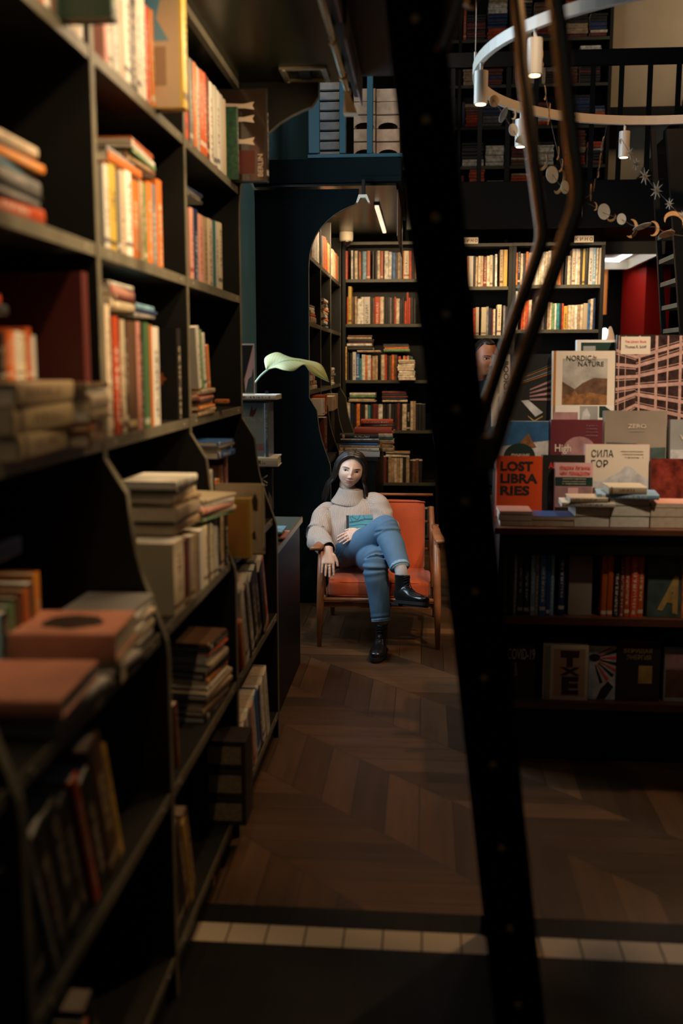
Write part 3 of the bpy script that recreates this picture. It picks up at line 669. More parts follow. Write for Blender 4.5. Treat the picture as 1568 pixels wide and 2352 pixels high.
# ================================================================== display table on the right
YT0 = PZ(1400, 1758, 0).y
zT = PY(1400, 1213, YT0).z
def yz(v, Y): return PY(1350, v, Y).z
tx0, tx1, tdep = solveX(YT0, zT, 1148), 2.6, 1.0
tb = empty('display_table', (tx0, YT0, 0)); T(tb, 'long dark display table with open shelves, loaded with large picture books', 'table'); inv = Matrix.Translation((-tx0, -YT0, 0))
zs1, zs2 = yz(1418, YT0+.02), yz(1612, YT0+.02)
L = [mk('table_top', bev(box(B(), tx0-.02, tx1, YT0-.02, YT0+tdep, zT-.028, zT), .004), M_oak, tb),
     mk('apron', box(B(), tx0, tx1, YT0, YT0+.02, yz(1274, YT0), zT-.028), M_black, tb),
     mk('shelf', box(B(), tx0+.02, tx1, YT0+.005, YT0+.45, zs1-.03, zs1), M_oak, tb), mk('shelf', box(B(), tx0+.02, tx1, YT0+.005, YT0+.45, zs2-.03, zs2), M_oak, tb),
     mk('back_panel', box(B(), tx0+.02, tx1, YT0+.45, YT0+.47, .05, zT-.03), M_black, tb),
     mk('plinth', box(B(), tx0+.03, tx1, YT0+.05, YT0+.43, 0.001, zs2-.03), M_black, tb)]
for x in (tx0, tx0+1.15): L.append(mk('side_panel', box(B(), x, x+.02, YT0+.001, YT0+tdep-.02, 0.001, zT-.028), M_wood, tb))
for o in L: o.matrix_parent_inverse = inv
# stepped riser that carries the upper tiers
Y1, Y2, Y3 = YT0+.24, YT0+.40, YT0+.58
z1, z2, z3 = zT+.001, yz(1078, Y2), yz(986, Y3)
ry = empty('display_riser', (tx0, Y2, zT)); T(ry, 'dark stepped riser on the display table under the upright picture books', 'display stand')
for nm, a in (('lower_step', (Y2-.02, Y3-.03, z1, z2-.001)), ('upper_step', (Y3-.03, Y3+.2, z1, z3-.001))):
    mk(nm, box(B(), tx0+.02, tx1-.1, *a), M_wood, ry).matrix_parent_inverse = Matrix.Translation((-tx0, -Y2, -zT))
def flat_m(n, c, r=.35, nz=0, ns=8, coat=0): return mat(n, c, r, nz=nz, nscale=ns, coat=coat)
def face(u0, vt, u1, vb, Y, t, key, lab, lean=.1, cat='book', nm='book', pm=M_pagew, rz=0, z=None):
    zz = yz(vb, Y) if z is None else z; x0 = solveX(Y, zz, u0); x1 = solveX(Y, zz, u1)
    h = (PY(u0, vt, Y+lean*.25).z-zz)/math.cos(lean)
    art = key if not isinstance(key, str) else None
    o = put_book(None, t, h, (x1-x0), 'K' if art else key, FACE(x0, Y, zz+.001+t*math.sin(lean), rz=rz, lean=lean) @ Mt(-t/2, 0, 0), art=art, pm=pm)
    T(o, lab, cat, 'picture books facing out on the display table' if cat == 'book' and Y > YT0+.2 else None); return o, (x1-x0), h, t
def CW(s): return mat(*s)
P_sky = flat_m('print_cloud_grey', (.32, .3, .26), .4, .35, 14); P_brown = flat_m('print_brown_hill', (.1, .05, .025), .4, .5, 30); P_rust = flat_m('print_rust_moor', (.2, .09, .03), .4, .5, 40)
P_dark = flat_m('print_dark', (.02, .018, .014), .25); P_cream = flat_m('print_cream', (.58, .5, .4), .4); P_pinkst = flat_m('print_pink_stone', (.4, .24, .2), .3, .25, 40)
P_grey = flat_m('print_mid_grey', (.24, .24, .23), .35, .15, 10); P_white = flat_m('print_white', (.6, .57, .52), .35); P_snow = flat_m('print_snow', (.42, .42, .42), .4, .3, 25)
P_wine = flat_m('print_wine', (.1, .015, .02), .4); P_red = flat_m('print_red_orange', (.62, .07, .012), .35); P_redink = flat_m('print_red_ink', (.6, .05, .03), .4)
P_pink = flat_m('print_pink', (.6, .36, .34), .4, .1, 8); P_green = flat_m('print_dark_green', (.01, .03, .022), .35); P_blue = flat_m('print_blue', (.03, .1, .22), .3, .3, 18)
P_gold = flat_m('print_gold', (.35, .22, .07), .4, .3, 30); P_cyan = flat_m('print_cyan', (.02, .3, .5), .3); P_amb = flat_m('print_amber', (.35, .13, .02), .4)
P_slate = flat_m('print_slate_green', (.05, .075, .065), .35, .4, 20); P_mauve = flat_m('print_mauve', (.3, .16, .16), .4, .3, 22); P_taupe = flat_m('print_taupe', (.22, .18, .14), .35, .15, 6)
def txt(o, t, s, x0, y0, x1, y1, m, bold=.0, shear=0, nm='title'): return text_on(o, s, (x0, y0, x1, y1), cover_M(t+.0012), m, nm, bold=bold, shear=shear)
def vtxt(o, t, s, x, y, ln, ht, m, bold=0): return text_on(o, s, (0, 0, ln, ht), cover_M(t+.0012) @ Mt(x, y, 0) @ Rt(-PI/2, 'Z'), m, 'title', bold=bold)
# --- back tier
o, w_, h, t = face(1128, 816, 1268, 984, Y3, .045, P_dark, 'large white-spined BOOKSTORES picture book on the back tier, behind the hand rails')
decal(o, t, .0, .002, w_*.29, h-.002, P_cream, 'cover_strip'); vtxt(o, t, 'BOOKSTORES', w_*.19, h*.9, h*.75, w_*.075, M_ink, .02)
vtxt(o, t, 'Horst Friedrichs   Stuart Husband', w_*.1, h*.75, h*.6, w_*.035, P_grey)
for k in range(5): poly_decal(o, t, [(w_*.3, h*(.62-.02*k)), (w_*.99, h*(.86-.03*k)), (w_*.99, h*(.872-.03*k)), (w_*.3, h*(.628-.02*k))], (P_slate, P_amb, P_slate, P_grey, P_amb)[k], 'shelf_print')
for k in range(4):
    poly_decal(o, t, [(w_*.62, h*(.5-.045*k)), (w_*.99, h*(.62-.085*k)), (w_*.99, h*(.655-.085*k)), (w_*.62, h*(.52-.045*k))], P_mauve, 'shelf_print', .001)
poly_decal(o, t, [(w_*.48, h*.36), (w_*.72, h*.14), (w_*.84, h*.2), (w_*.6, h*.37)], P_snow, 'table_print', .001); poly_decal(o, t, [(w_*.6, h*.14), (w_*.7, h*.07), (w_*.84, h*.14), (w_*.84, h*.155), (w_*.7, h*.09), (w_*.6, h*.155)], P_gold, 'table_print', .0011)
o, w_, h, t = face(1320, 783, 1412, 984, Y3+.05, .04, P_white, 'white framed book with dark green cover peeping out behind the Nordic book')
decal(o, t, .02, .02, w_-.008, h-.012, P_green); decal(o, t, .03, h-.06, .085, h-.028, P_grey, 'cover_label', .001)
o, w_, h, t = face(1266, 808, 1409, 984, Y3-.04, .03, P_cream, 'cream NORDIC by NATURE book with mountain picture on its cover')
decal(o, t, .004, .0, .015, h, P_amb, 'cloth_hinge')
x0, x1, ya, yb = w_*.16, w_*.88, h*.3, h*.9
decal(o, t, x0, ya, x1, yb, P_sky)
poly_decal(o, t, [(x0, ya), (x1, ya), (x1, h*.64), (x0+(x1-x0)*.7, h*.65), (x0+(x1-x0)*.45, h*.58), (x0+(x1-x0)*.28, h*.5), (x0, h*.6)], P_brown, 'hill_print', .001)
poly_decal(o, t, [(x0, ya), (x1, ya), (x1, h*.42), (x0+(x1-x0)*.6, h*.46), (x0+(x1-x0)*.35, h*.43), (x0+(x1-x0)*.28, h*.49), (x0+(x1-x0)*.2, h*.43), (x0, h*.42)], P_rust, 'moor_print', .0013)
txt(o, t+.002, 'NORDIC', w_*.22, h*.87, w_*.62, h*.94, M_ink); txt(o, t+.002, 'by', w_*.64, h*.875, w_*.71, h*.945, P_brown, shear=.3); txt(o, t+.002, 'NATURE', w_*.41, h*.8, w_*.82, h*.86, M_ink)
decal(o, t, 0, .003, w_, h*.285, P_white, 'lower_band'); decal(o, t, w_*.03, .004, w_*.42, h*.2, P_mauve, 'small_picture', .0009); decal(o, t, w_*.45, .004, w_*.74, h*.28, P_grey, 'small_picture', .0009)
poly_decal(o, t, [(w_*.76, h*.13), (w_*.99, h*.13), (w_*.95, h*.22), (w_*.85, h*.28), (w_*.76, h*.28)], P_green, 'small_picture', .0009)
poly_decal(o, t, [(w_*.5, .01), (w_*.58, .01), (w_*.62, h*.16), (w_*.56, h*.26), (w_*.5, h*.2), (w_*.48, h*.1)], P_snow, 'plant_print', .0013)
o, w_, h, t = face(1411, 772, 1640, 984, Y3-.02, .05, P_dark, 'very large pink The Library Book with arcaded galleries on its cover')
decal(o, t, .003, .004, w_-.003, h-.003, flat_m('print_dark_gloss', (.035, .02, .018), .12, .5, 40, .6))
def bar_(p, q, th, m=P_pinkst, lf=.001):
    a = Vector((p[0]*w_, p[1]*h)); b = Vector((q[0]*w_, q[1]*h)); poly_decal(o, t, [(a.x, a.y-th/2), (b.x, b.y-th/2), (b.x, b.y+th/2), (a.x, a.y+th/2)], m, 'gallery_print', lf)
for i, (l0, c, r0) in enumerate(((.84, .76, 1.0), (.69, .66, .92), (.55, .55, .74), (.42, .44, .5), (.29, .36, .22), (.14, .24, .05))):
    bar_((.0, l0-.01), (.2, c+.0), .014); bar_((.2, c), (1, r0), .016); bar_((.0, l0-.045), (.2, c-.03), .004, lf=.0012); bar_((.2, c+.035), (1, r0+.045), .003, lf=.0012)
for xx, ww in ((.03, .012), (.1, .008), (.235, .02), (.4, .03), (.52, .016), (.64, .03), (.86, .04)): decal(o, t, xx*w_-.004, .004, xx*w_-.004+ww*w_*.9, h-.004, P_pinkst, 'column_print', .0014)
decal(o, t, w_*.045, h*.79, w_*.34, h*.98, P_cream, 'cover_label', .0018); txt(o, t+.003, 'The Library Book', w_*.085, h*.905, w_*.3, h*.94, P_redink, .01); txt(o, t+.003, 'Thomas R. Schiff', w_*.085, h*.855, w_*.3, h*.885, M_ink)
# --- middle tier
o, w_, h, t = face(1137, 969, 1262, 1080, Y2, .04, P_snow, 'travel book with a dark blue globe and a rust maple on its cover')
poly_decal(o, t, [(.002, h*.45), (w_*.3, h*.5), (w_-.002, h*.6), (w_-.002, h-.002), (.002, h-.002)], P_blue, 'sky_print'); poly_decal(o, t, [(w_*.3, h*.35), (w_*.42, h*.5), (w_*.5, h*.62), (w_*.6, h*.74), (w_*.66, h*.6), (w_*.75, h*.45)], P_rust, 'tree_print', .001)
poly_decal(o, t, [(w_*(.44+.29*math.cos(i*PI/12)), h*(.25+.28*math.sin(i*PI/12))) for i in range(25)][:13]+[(w_*.15, 0.004), (w_*.73, 0.004)], P_green, 'globe_print', .0013)
txt(o, t+.002, 'ЛУЧШИЕ', w_*.28, h*.24, w_*.63, h*.31, P_cream, .01); txt(o, t+.002, 'МАРШРУТЫ', w_*.2, h*.11, w_*.7, h*.18, P_cream, .01)
o, w_, h, t = face(1262, 966, 1382, 1080, Y2-.015, .04, P_wine, 'wine-red High Grade book with a round picture of the sky')
poly_decal(o, t, [(w_*(.56+.34*math.cos(i*PI/12)), h*(.3+.36*math.sin(i*PI/12))) for i in range(13)]+[(w_*.25, h*.05), (w_*.87, h*.05)], P_mauve); txt(o, t+.002, 'High', w_*.09, h*.3, w_*.4, h*.5, P_cream, .015); txt(o, t+.002, 'Grade', w_*.28, h*.06, w_*.7, h*.22, P_cream, .015)
for k, s in enumerate(('A guide to', 'creativity,', 'clarity and', 'mindfulness')): txt(o, t+.001, s, w_*.68, h*(.86-.065*k), w_*.9, h*(.895-.065*k), P_mauve)
o, w_, h, t = face(1385, 946, 1528, 1080, Y2+.01, .05, P_taupe, 'grey-brown ZERO book with a misty hillside cover')
poly_decal(o, t, [(.01, .003), (w_-.003, .003), (w_-.003, h*.38), (w_*.75, h*.37), (w_*.5, h*.44), (.01, h*.46)], P_slate, 'hill_print'); decal(o, t, .012, .004, w_*.98, h*.12, P_grey, 'field_print', .001)
txt(o, t+.002, 'ZERO', w_*.38, h*.7, w_*.67, h*.77, P_cream); txt(o, t+.001, 'waste less live more', w_*.4, h*.64, w_*.65, h*.66, P_sky)
o, w_, h, t = face(1536, 966, 1660, 1080, Y2, .04, P_grey, 'pale grey book with a snowy landscape at the right end of the middle tier')
decal(o, t, .004, .004, w_-.004, h*.4, P_snow, 'snow_print'); txt(o, t+.002, 'WILD', w_*.18, h*.6, w_*.62, h*.7, P_cream)
# --- front tier
o, w_, h, t = face(1138, 1049, 1243, 1180, Y1, .03, P_red, 'bright orange-red LOST LIBRARIES book standing at the left of the front tier', z=z1)
for k, (s, e) in enumerate((('LOST', .8), ('LIBRA', .9), ('RIES', .73))): txt(o, t+.001, s, w_*.09, h*(.755-.2*k), w_*e, h*(.91-.2*k), M_ink, .035)
o, w_, h, t = face(1243, 1047, 1340, 1180, Y1+.02, .035, P_dark, 'dark book with red title half hidden by the pink-banded book', z=z1)
txt(o, t+.001, 'ALMANAC', w_*.15, h*.78, w_*.85, h*.88, P_redink, .01)
o, w_, h, t = face(1272, 1064, 1358, 1180, Y1-.025, .025, P_pink, 'pink book with red handwritten title and dark band on its cover', z=z1, rz=-.03)
decal(o, t, .0, h*.58, w_, h*.74, P_green, 'cover_band', .001); decal(o, t, .002, .002, w_-.002, h*.57, P_mauve, 'room_print', .0008); decal(o, t, w_*.35, h*.22, w_*.62, h*.55, P_pink, 'window_print', .0012); decal(o, t, .002, .002, w_-.002, h*.2, P_dark, 'floor_print', .0012)
txt(o, t+.002, 'бриджи белыми,', w_*.12, h*.86, w_*.94, h*.95, P_redink, .01, .3); txt(o, t+.002, 'чем помидоры', w_*.12, h*.76, w_*.94, h*.84, P_redink, .01, .3)
for k in range(3): txt(o, t+.002, ('записки садовода', 'истории старинной усадьбы', 'с картинками')[k], w_*.2, h*(.695-.045*k), w_*.82, h*(.72-.045*k), P_cream)
o, w_, h, t = face(1340, 1022, 1488, 1180, Y1+.05, .03, P_pink, 'pale СИЛА ГОР book with a snowy mountain under a pink sky', z=z1)
decal(o, t, .004, h*.46, w_-.003, h-.003, P_cream, 'sky_print'); poly_decal(o, t, [(w_*.3, h*.5), (w_*.55, h*.62), (w_*.63, h*.7), (w_*.72, h*.68), (w_*.85, h*.58), (w_*.99, h*.52), (w_*.99, h*.3), (w_*.05, h*.3), (w_*.05, h*.48)], P_snow, 'mountain_print', .001)
poly_decal(o, t, [(.004, .004), (w_-.004, .004), (w_-.004, h*.3), (w_*.6, h*.34), (w_*.3, h*.33), (w_*.15, h*.4), (.004, h*.3)], P_brown, 'forest_print', .0013)
txt(o, t+.002, 'СИЛА', w_*.1, h*.82, w_*.44, h*.92, M_ink); txt(o, t+.002, 'ГОР', w_*.1, h*.68, w_*.36, h*.78, M_ink)
for k, s in enumerate(('главные приключения', 'в искусстве альпинизма', 'тома 1')): txt(o, t+.001, s, w_*(.55+.03*k), h*(.89-.04*k), w_*.9, h*(.905-.04*k), P_brown)
o, w_, h, t = face(1492, 1056, 1640, 1180, Y1+.03, .045, flat_m('print_red_marble', (.16, .025, .015), .3, .7, 24), 'deep red marbled book at the right end of the front tier', z=z1)
# --- low stacks along the front edge
def tstack(row, u0, u1, v1, toks, Y=YT0+.02, rz=0, dep=160):
    x0, x1 = solveX(Y, zT, u0), solveX(Y, zT, u1); L = (x1-x0)*1000
    # fore edges (pages) face the viewer: books turned round
    z = zT+.001
    for tk in toks.split():
        k = tk[0]; th = float(tk[1:])/1000
        M = Mt((x0+x1)/2+random.uniform(-.006, .006), Y, z+th/2) @ Rt(rz+random.uniform(-.05, .05), 'Z') @ Mt(0, dep/1000, 0) @ Rt(PI, 'Z') @ Mt(-L/2000, 0, 0) @ Rt(PI/2, 'Y')
        put_book(row, th*.98, L/1000, dep/1000, k, M, hard=False, form='stacked book'); z += th+.001
    return z, (x0+x1)/2
tstack('at the display table front left', 1146, 1222, 0, 'C20 C24 P14'); tstack('in the second display table pile', 1222, 1320, 0, 'T24 B16')
z_, x_ = tstack('in the third display table pile', 1318, 1398, 0, 'T42 T38'); stack('topping the third stack of the display table', x_-.02, YT0+.0, z_, 'W18/210/150 C20/150/130', rz=.0, form='white book')
z_, x_ = tstack('in the fourth display table pile', 1400, 1490, 0, 'G44 G42 E26'); stack('topping the fourth stack of the display table', x_-.01, YT0-.0, z_, 'L20/240/170 C30/150/140', rz=-.05, form='topmost book')
tstack('in the fifth display table pile', 1494, 1600, 0, 'T44 T36 P16'); tstack('in the sixth display table pile', 1612, 1700, 0, 'T44 T36')
# --- shelves of the table
row_back('under the table top', YT0+.03, zs1, 1154, 'G9/140 D15/140 E8/140 _1 D13/140 _2 N13/138 _2 L10/138 E10/138 B15/138 _1 B9/138 L9/138 _10 N14/140', d=.22, parts=True)
o, w_, h, t = face(1303, 1277, 1357, 1417, YT0+.05, .02, P_taupe, 'tan book facing out among the spines on the table upper shelf', lean=.03, z=zs1)
row_back('right of the tan book under the table top', YT0+.03, zs1, 1362, '_17 R13/140 R13/140 _1 K15/140 M12/140 R12/140 R18/140 R13/140', d=.22, parts=True)
o, w_, h, t = face(1484, 1275, 1562, 1417, YT0+.04, .03, P_slate, 'dark slate book with a large tan letter A on its cover', lean=.03, z=zs1)
text_on(o, 'A', (0, 0, w_*.62, h*.6), cover_M(t+.0012) @ Mt(w_*.3, h*.12, 0) @ Rt(-.22, 'Z'), P_gold, 'title', bold=.05)
row_back('far right of the display table', YT0+.03, zs1, 1564, 'O10/140 R12/140 K12/140', d=.22, parts=True)
o, w_, h, t = face(1160, 1480, 1228, 1612, YT0+.05, .02, P_dark, 'black COVID-19 book on the lower table shelf, half behind the ladder', lean=.03, z=zs2)
txt(o, t+.001, 'COVID-19', -.0+w_*.05, h*.72, w_*.96, h*.92, P_cream); poly_decal(o, t, [(w_*.3, h*.4), (w_*.4, h*.42), (w_*.34, h*.66), (w_*.28, h*.66)], P_grey, 'figure_print')
o, w_, h, t = face(1246, 1481, 1348, 1612, YT0+.03, .03, P_cream, 'cream PIXEL book with stacked dark letters on the lower table shelf', lean=.02, z=zs2)
decal(o, t, .002, .002, w_*.15, h-.002, P_grey, 'spine_strip'); decal(o, t, w_*.22, h*.07, w_*.93, h*.93, flat_m('print_tan_panel', (.42, .28, .18), .5), 'cover_panel')
M_oxb = flat_m('print_oxblood', (.05, .012, .012), .5)
# letters lie one above another: P I X E L
poly_decal(o, t, [(w_*.38, h*.77), (w_*.78, h*.77), (w_*.8, h*.9), (w_*.37, h*.9)], M_oxb, 'letter', .0012); decal(o, t, w_*.51, h*.6, w_*.65, h*.78, M_oxb, 'letter', .0012)
txt(o, t+.001, 'X', w_*.36, h*.45, w_*.82, h*.6, M_oxb, .05, nm='letter'); txt(o, t+.001, 'E', w_*.41, h*.1, w_*.79, h*.43, M_oxb, .06, nm='letter')
o, w_, h, t = face(1349, 1486, 1413, 1612, YT0+.05, .02, P_snow, 'black and white book with rays bursting from an eye on its cover', lean=.03, z=zs2)
for k in range(9):
    a = -1.3+k*.26; c0 = Vector((w_*.15, h*.78)); d1 = Vector((math.cos(a), math.sin(a)))*.11; d2 = Vector((math.cos(a+.12), math.sin(a+.12)))*.11
    q = [c0+d1*.25, c0+d1, c0+d2, c0+d2*.25]; q = [(min(max(p.x, .002), w_-.002), min(max(p.y, .002), h-.002)) for p in q]
    if abs((q[1][0]-q[0][0])*(q[2][1]-q[0][1])-(q[1][1]-q[0][1])*(q[2][0]-q[0][0])) > 1e-6: poly_decal(o, t, q, P_redink if k % 2 else P_dark, 'ray_print', .0008+.0001*k)
poly_decal(o, t, [(w_*(.2+.2*math.cos(i*PI/8)), h*(.8+.07*math.sin(i*PI/8))) for i in range(16)], P_dark, 'eye_print', .002); poly_decal(o, t, [(w_*.3, 0.003), (w_*.6, .003), (w_*.9, h*.25), (w_*.7, h*.35), (w_*.45, h*.2)], P_dark, 'figure_print', .002)
o, w_, h, t = face(1414, 1474, 1512, 1612, YT0+.04, .03, P_dark, 'shiny black book with faint gold lettering on the lower table shelf', lean=.03, z=zs2)
txt(o, t+.001, 'БЕРУЩАЯ', w_*.15, h*.8, w_*.8, h*.88, P_gold); txt(o, t+.001, 'ЭНЕРГИЯ', w_*.22, h*.7, w_*.78, h*.78, P_gold); decal(o, t, w_*.5, h*.3, w_*.82, h*.6, P_gold, lift=.001)
o, w_, h, t = face(1522, 1490, 1610, 1612, YT0+.05, .03, P_grey, 'brown and cream banded book at the right of the lower table shelf', lean=.03, z=zs2)
decal(o, t, .006, h*.62, w_-.006, h*.9, P_mauve, lift=.0008); decal(o, t, .006, h*.08, w_-.006, h*.6, P_brown, lift=.0008)

# ================================================================== big ladder and its hand rails
def rail_pts(Y, L): return [PY(u, v, Y) for u, v in L]
YL, LW = 2.1, .62
c0, c1 = PY(950, 0, YL), PY(1168, 2100, YL)
dr = (c1-c0); top = c0-dr*.14; k0 = (0.002-c0.z)/dr.z; bot = c0+dr*k0; ax = (top-bot).normalized(); px_ = Vector((ax.z, 0, -ax.x))
ld = empty('library_ladder', (bot.x, YL, 0)); T(ld, 'tall black library ladder seen edge-on with brass bolts, crossing the picture', 'ladder'); inv = Matrix.Translation((-bot.x, -YL, 0))
def bar(bm, a, b, w2, t0, t1):     # flat bar between a and b (in XZ), half width w2, from y t0 to t1
    vs = []
    for q in (a, b):
        for s in (-1, 1):
            for y in (t0, t1):
                p = q+px_*w2*s; vs.append(bm.verts.new((p.x, y, p.z)))
    for f in ((0, 1, 3, 2), (4, 6, 7, 5), (0, 4, 5, 1), (2, 3, 7, 6), (0, 2, 6, 4), (1, 5, 7, 3)): bm.faces.new([vs[i] for i in f])
    bmesh.ops.recalc_face_normals(bm, faces=bm.faces[:]); return bm
L = []
for yy in (YL, YL+LW):
    L.append(mk('side_rail', bev(bar(B(), bot, top, .057, yy, yy+.03), .003), M_lad, ld))
bv = [42, 275, 500, 722, 940, 1153, 1361, 1560, 1758, 1950, 2135]
for v in bv + [2310, 2480]:
    f = (v)/2100; c = c0+(c1-c0)*0; 
    # point on the rail whose projection has row v
    lo, hi = -.2, 1.6
    for _ in range(40):
        m_ = (lo+hi)/2
        if proj(c0+dr*m_)[1] < v: lo = m_
        else: hi = m_
    q = c0+dr*lo
    if q.z < .08: continue
    L.append(mk('tread', bev(box(B(), q.x-.05, q.x+.05, YL+.031, YL+LW-.001, q.z-.012, q.z+.012), .003), M_lad, ld))
    b_ = B(); cyl(b_, (q.x, YL-.003, q.z), (q.x, YL, q.z), .008, 16, .0095); cyl(b_, (q.x, YL-.006, q.z), (q.x, YL-.003, q.z), .005, 6)
    L.append(mk('bolt', b_, mat('worn_brass_bolt', (.6, .36, .14), .45, metal=.5), ld))
def hand(Y, L0, join0, join1):
    P = [join0]+rail_pts(YL, L0)
    P = [Vector((p.x, Y, p.z)) for p in P]
    return crom(P, 6)
HR = [(1008, 118), (1038, 35), (1070, -80), (1110, -250), (1170, -420), (1235, -380), (1262, -200), (1272, -60), (1286, 60), (1300, 190), (1314, 310), (1327, 410), (1329, 440), (1324, 478), (1296, 560), (1240, 715), (1190, 860), (1152, 980), (1138, 1030), (1120, 1068)]
for yy in (YL+.015, YL+LW+.015):
    P = [Vector((p.x, yy, p.z)) for p in rail_pts(YL, HR if yy < YL+.3 else HR[3:])]
    L.append(mk('hand_rail', tube(B(), crom(P, 5), .0175, 16), M_bronze, ld, smooth=True))
for yy in (YL-.012, YL+LW-.012):
    a = PY(1128, 1000, YL); b = PY(1142, 1080, YL)
    L.append(mk('rail_bracket', bev(box(B(), b.x-.045, b.x-.002, yy, yy+.05, b.z, a.z), .004), M_bronze, ld))
for q in (bot,):
    for yy in (YL, YL+LW): L.append(mk('foot', bev(box(B(), q.x-.07, q.x+.07, yy-.008, yy+.038, .001, .04), .004), M_lad, ld))
for o in L: o.matrix_parent_inverse = inv

# second ladder at the far right
Yr = 6.4
l2 = empty('library_ladder', (PY(1560, 1000, Yr).x, Yr, 0)); T(l2, 'second black library ladder at the far right, in front of the red column', 'ladder'); inv2 = Matrix.Translation(-l2.location)
def slat(p, q, w_, y0, y1, m, nm):
    a, b = Vector(p), Vector(q); bm = B(); vs = [bm.verts.new((x+s*w_/2, y, z)) for x, z in ((a.x, a.z), (b.x, b.z)) for s in (-1, 1) for y in (y0, y1)]
    for f in ((0, 1, 3, 2), (4, 6, 7, 5), (0, 4, 5, 1), (2, 3, 7, 6), (0, 2, 6, 4), (1, 5, 7, 3)): bm.faces.new([vs[i] for i in f])
    bmesh.ops.recalc_face_normals(bm, faces=bm.faces[:]); o = mk(nm, bm, m, l2); o.matrix_parent_inverse = inv2; return o
a, b = PY(1571, 440, Yr), PY(1602, 900, Yr); d_ = b-a; slat(a-d_*.3, a+d_*((0.003-a.z)/d_.z), .17, Yr-.02, Yr+.02, M_black, 'side_rail')
a2, b2 = PY(1506, 440, Yr+.45), PY(1530, 900, Yr+.45); d2 = b2-a2; slat(a2-d2*.3, a2+d2*((0.003-a2.z)/d2.z), .03, Yr+.43, Yr+.47, M_black, 'side_rail')
for v in (520, 578, 634, 691, 748, 805, 862, 920, 980):
    f = (v-440)/460; p = a+d_*f; q = a2+d2*((PY(1500, v-12, Yr+.45).z-a2.z)/d2.z); q.z = p.z
    bm = B(); vs = [bm.verts.new(c) for c in ((q.x, Yr+.43, q.z), (p.x-.08, Yr+.02, q.z), (p.x+.04, Yr+.02, q.z), (q.x+.12, Yr+.43, q.z))]
    r_ = bmesh.ops.extrude_face_region(bm, geom=[bm.faces.new(vs)]); bmesh.ops.translate(bm, verts=[g for g in r_['geom'] if isinstance(g, bmesh.types.BMVert)], vec=(0, 0, -.028)); bmesh.ops.recalc_face_normals(bm, faces=bm.faces[:])
    o = mk('tread', bm, M_edge, l2); o.matrix_parent_inverse = inv2
    o = mk('bolt', cyl(B(), (p.x-.02, Yr-.03, p.z), (p.x-.02, Yr-.021, p.z), .014, 14), M_brass, l2); o.matrix_parent_inverse = inv2

# ================================================================== ring lamp
RC, RR = Vector((1.302, 5.0, 0)), 1.08
RC.z = CZ+1.373
ch = empty('ring_lamp', RC); T(ch, 'large silver ring lamp hung over the table with small cylinder spotlights', 'ceiling lamp'); chi = Matrix.Translation(-RC)
bm = B(); n = 96; rg = []
for i in range(n):
    a = 2*PI*i/n; c, s = math.cos(a), math.sin(a)
    rg.append([bm.verts.new((RC.x+r*c, RC.y+r*s, RC.z+z)) for r, z in ((RR-.012, -.024), (RR+.012, -.024), (RR+.012, .024), (RR-.012, .024))])
for i in range(n):
    A, C = rg[i], rg[(i+1) % n]
    for j in range(4): bm.faces.new((A[j], C[j], C[(j+1) % 4], A[(j+1) % 4]))
bmesh.ops.recalc_face_normals(bm, faces=bm.faces[:])
mk('ring', bm, M_steel, ch).matrix_parent_inverse = chi
def ringpt(u, near):     # ring point at image column u on the near or far half
    best = None
    for i in range(720):
        a = 2*PI*i/720; p = RC+Vector((math.cos(a), math.sin(a), 0))*RR
        if (math.sin(a) < 0) != near: continue
        e = abs(proj(p)[0]-u)
        if best is None or e < best[0]: best = (e, p)
    return best[1]
M_len = mat('lamp_lens', (.9, .7, .4), .3, emis=(1, .72, .4), estr=3)
for i, (u, near) in enumerate(((1106, True), (1228, True), (1196, False), (1437, False), (1620, True), (1620, False))):
    p = ringpt(u, near)
    mk('stem', cyl(B(), p-Vector((0, 0, .024)), p-Vector((0, 0, .06)), .007), M_steel, ch).matrix_parent_inverse = chi
    bm = B(); tube(bm, [p+Vector((0, 0, z)) for z in (-.058, -.06, -.061, -.2, -.202)], [.002, .027, .031, .031, .029], 24)
    b_ = mk('spotlight', bm, M_steel, ch); b_.matrix_parent_inverse = chi
    ln = mk('lens', cyl(B(), p-Vector((0, 0, .203)), p-Vector((0, 0, .206)), .024, 20), M_len, b_)
    l = spot('ring_spot_light', p-Vector((0, 0, .22)), p-Vector((0, 0, 3)), 5.0, WARM, 90, .8, .03)
for a in (PI*.99, PI*1.67, PI*.33):
    p = RC+Vector((math.cos(a), math.sin(a), 0))*RR
    c_ = mk('suspension_cable', cyl(B(), p+Vector((0, 0, .02)), (p.x, p.y, 5.6), .0022, 6), M_steel, ch); c_.matrix_parent_inverse = chi
    k_ = mk('cable_grip', cyl(B(), p+Vector((0, 0, .02)), p+Vector((0, 0, .09)), .006, 10), M_steel, ch); k_.matrix_parent_inverse = chi

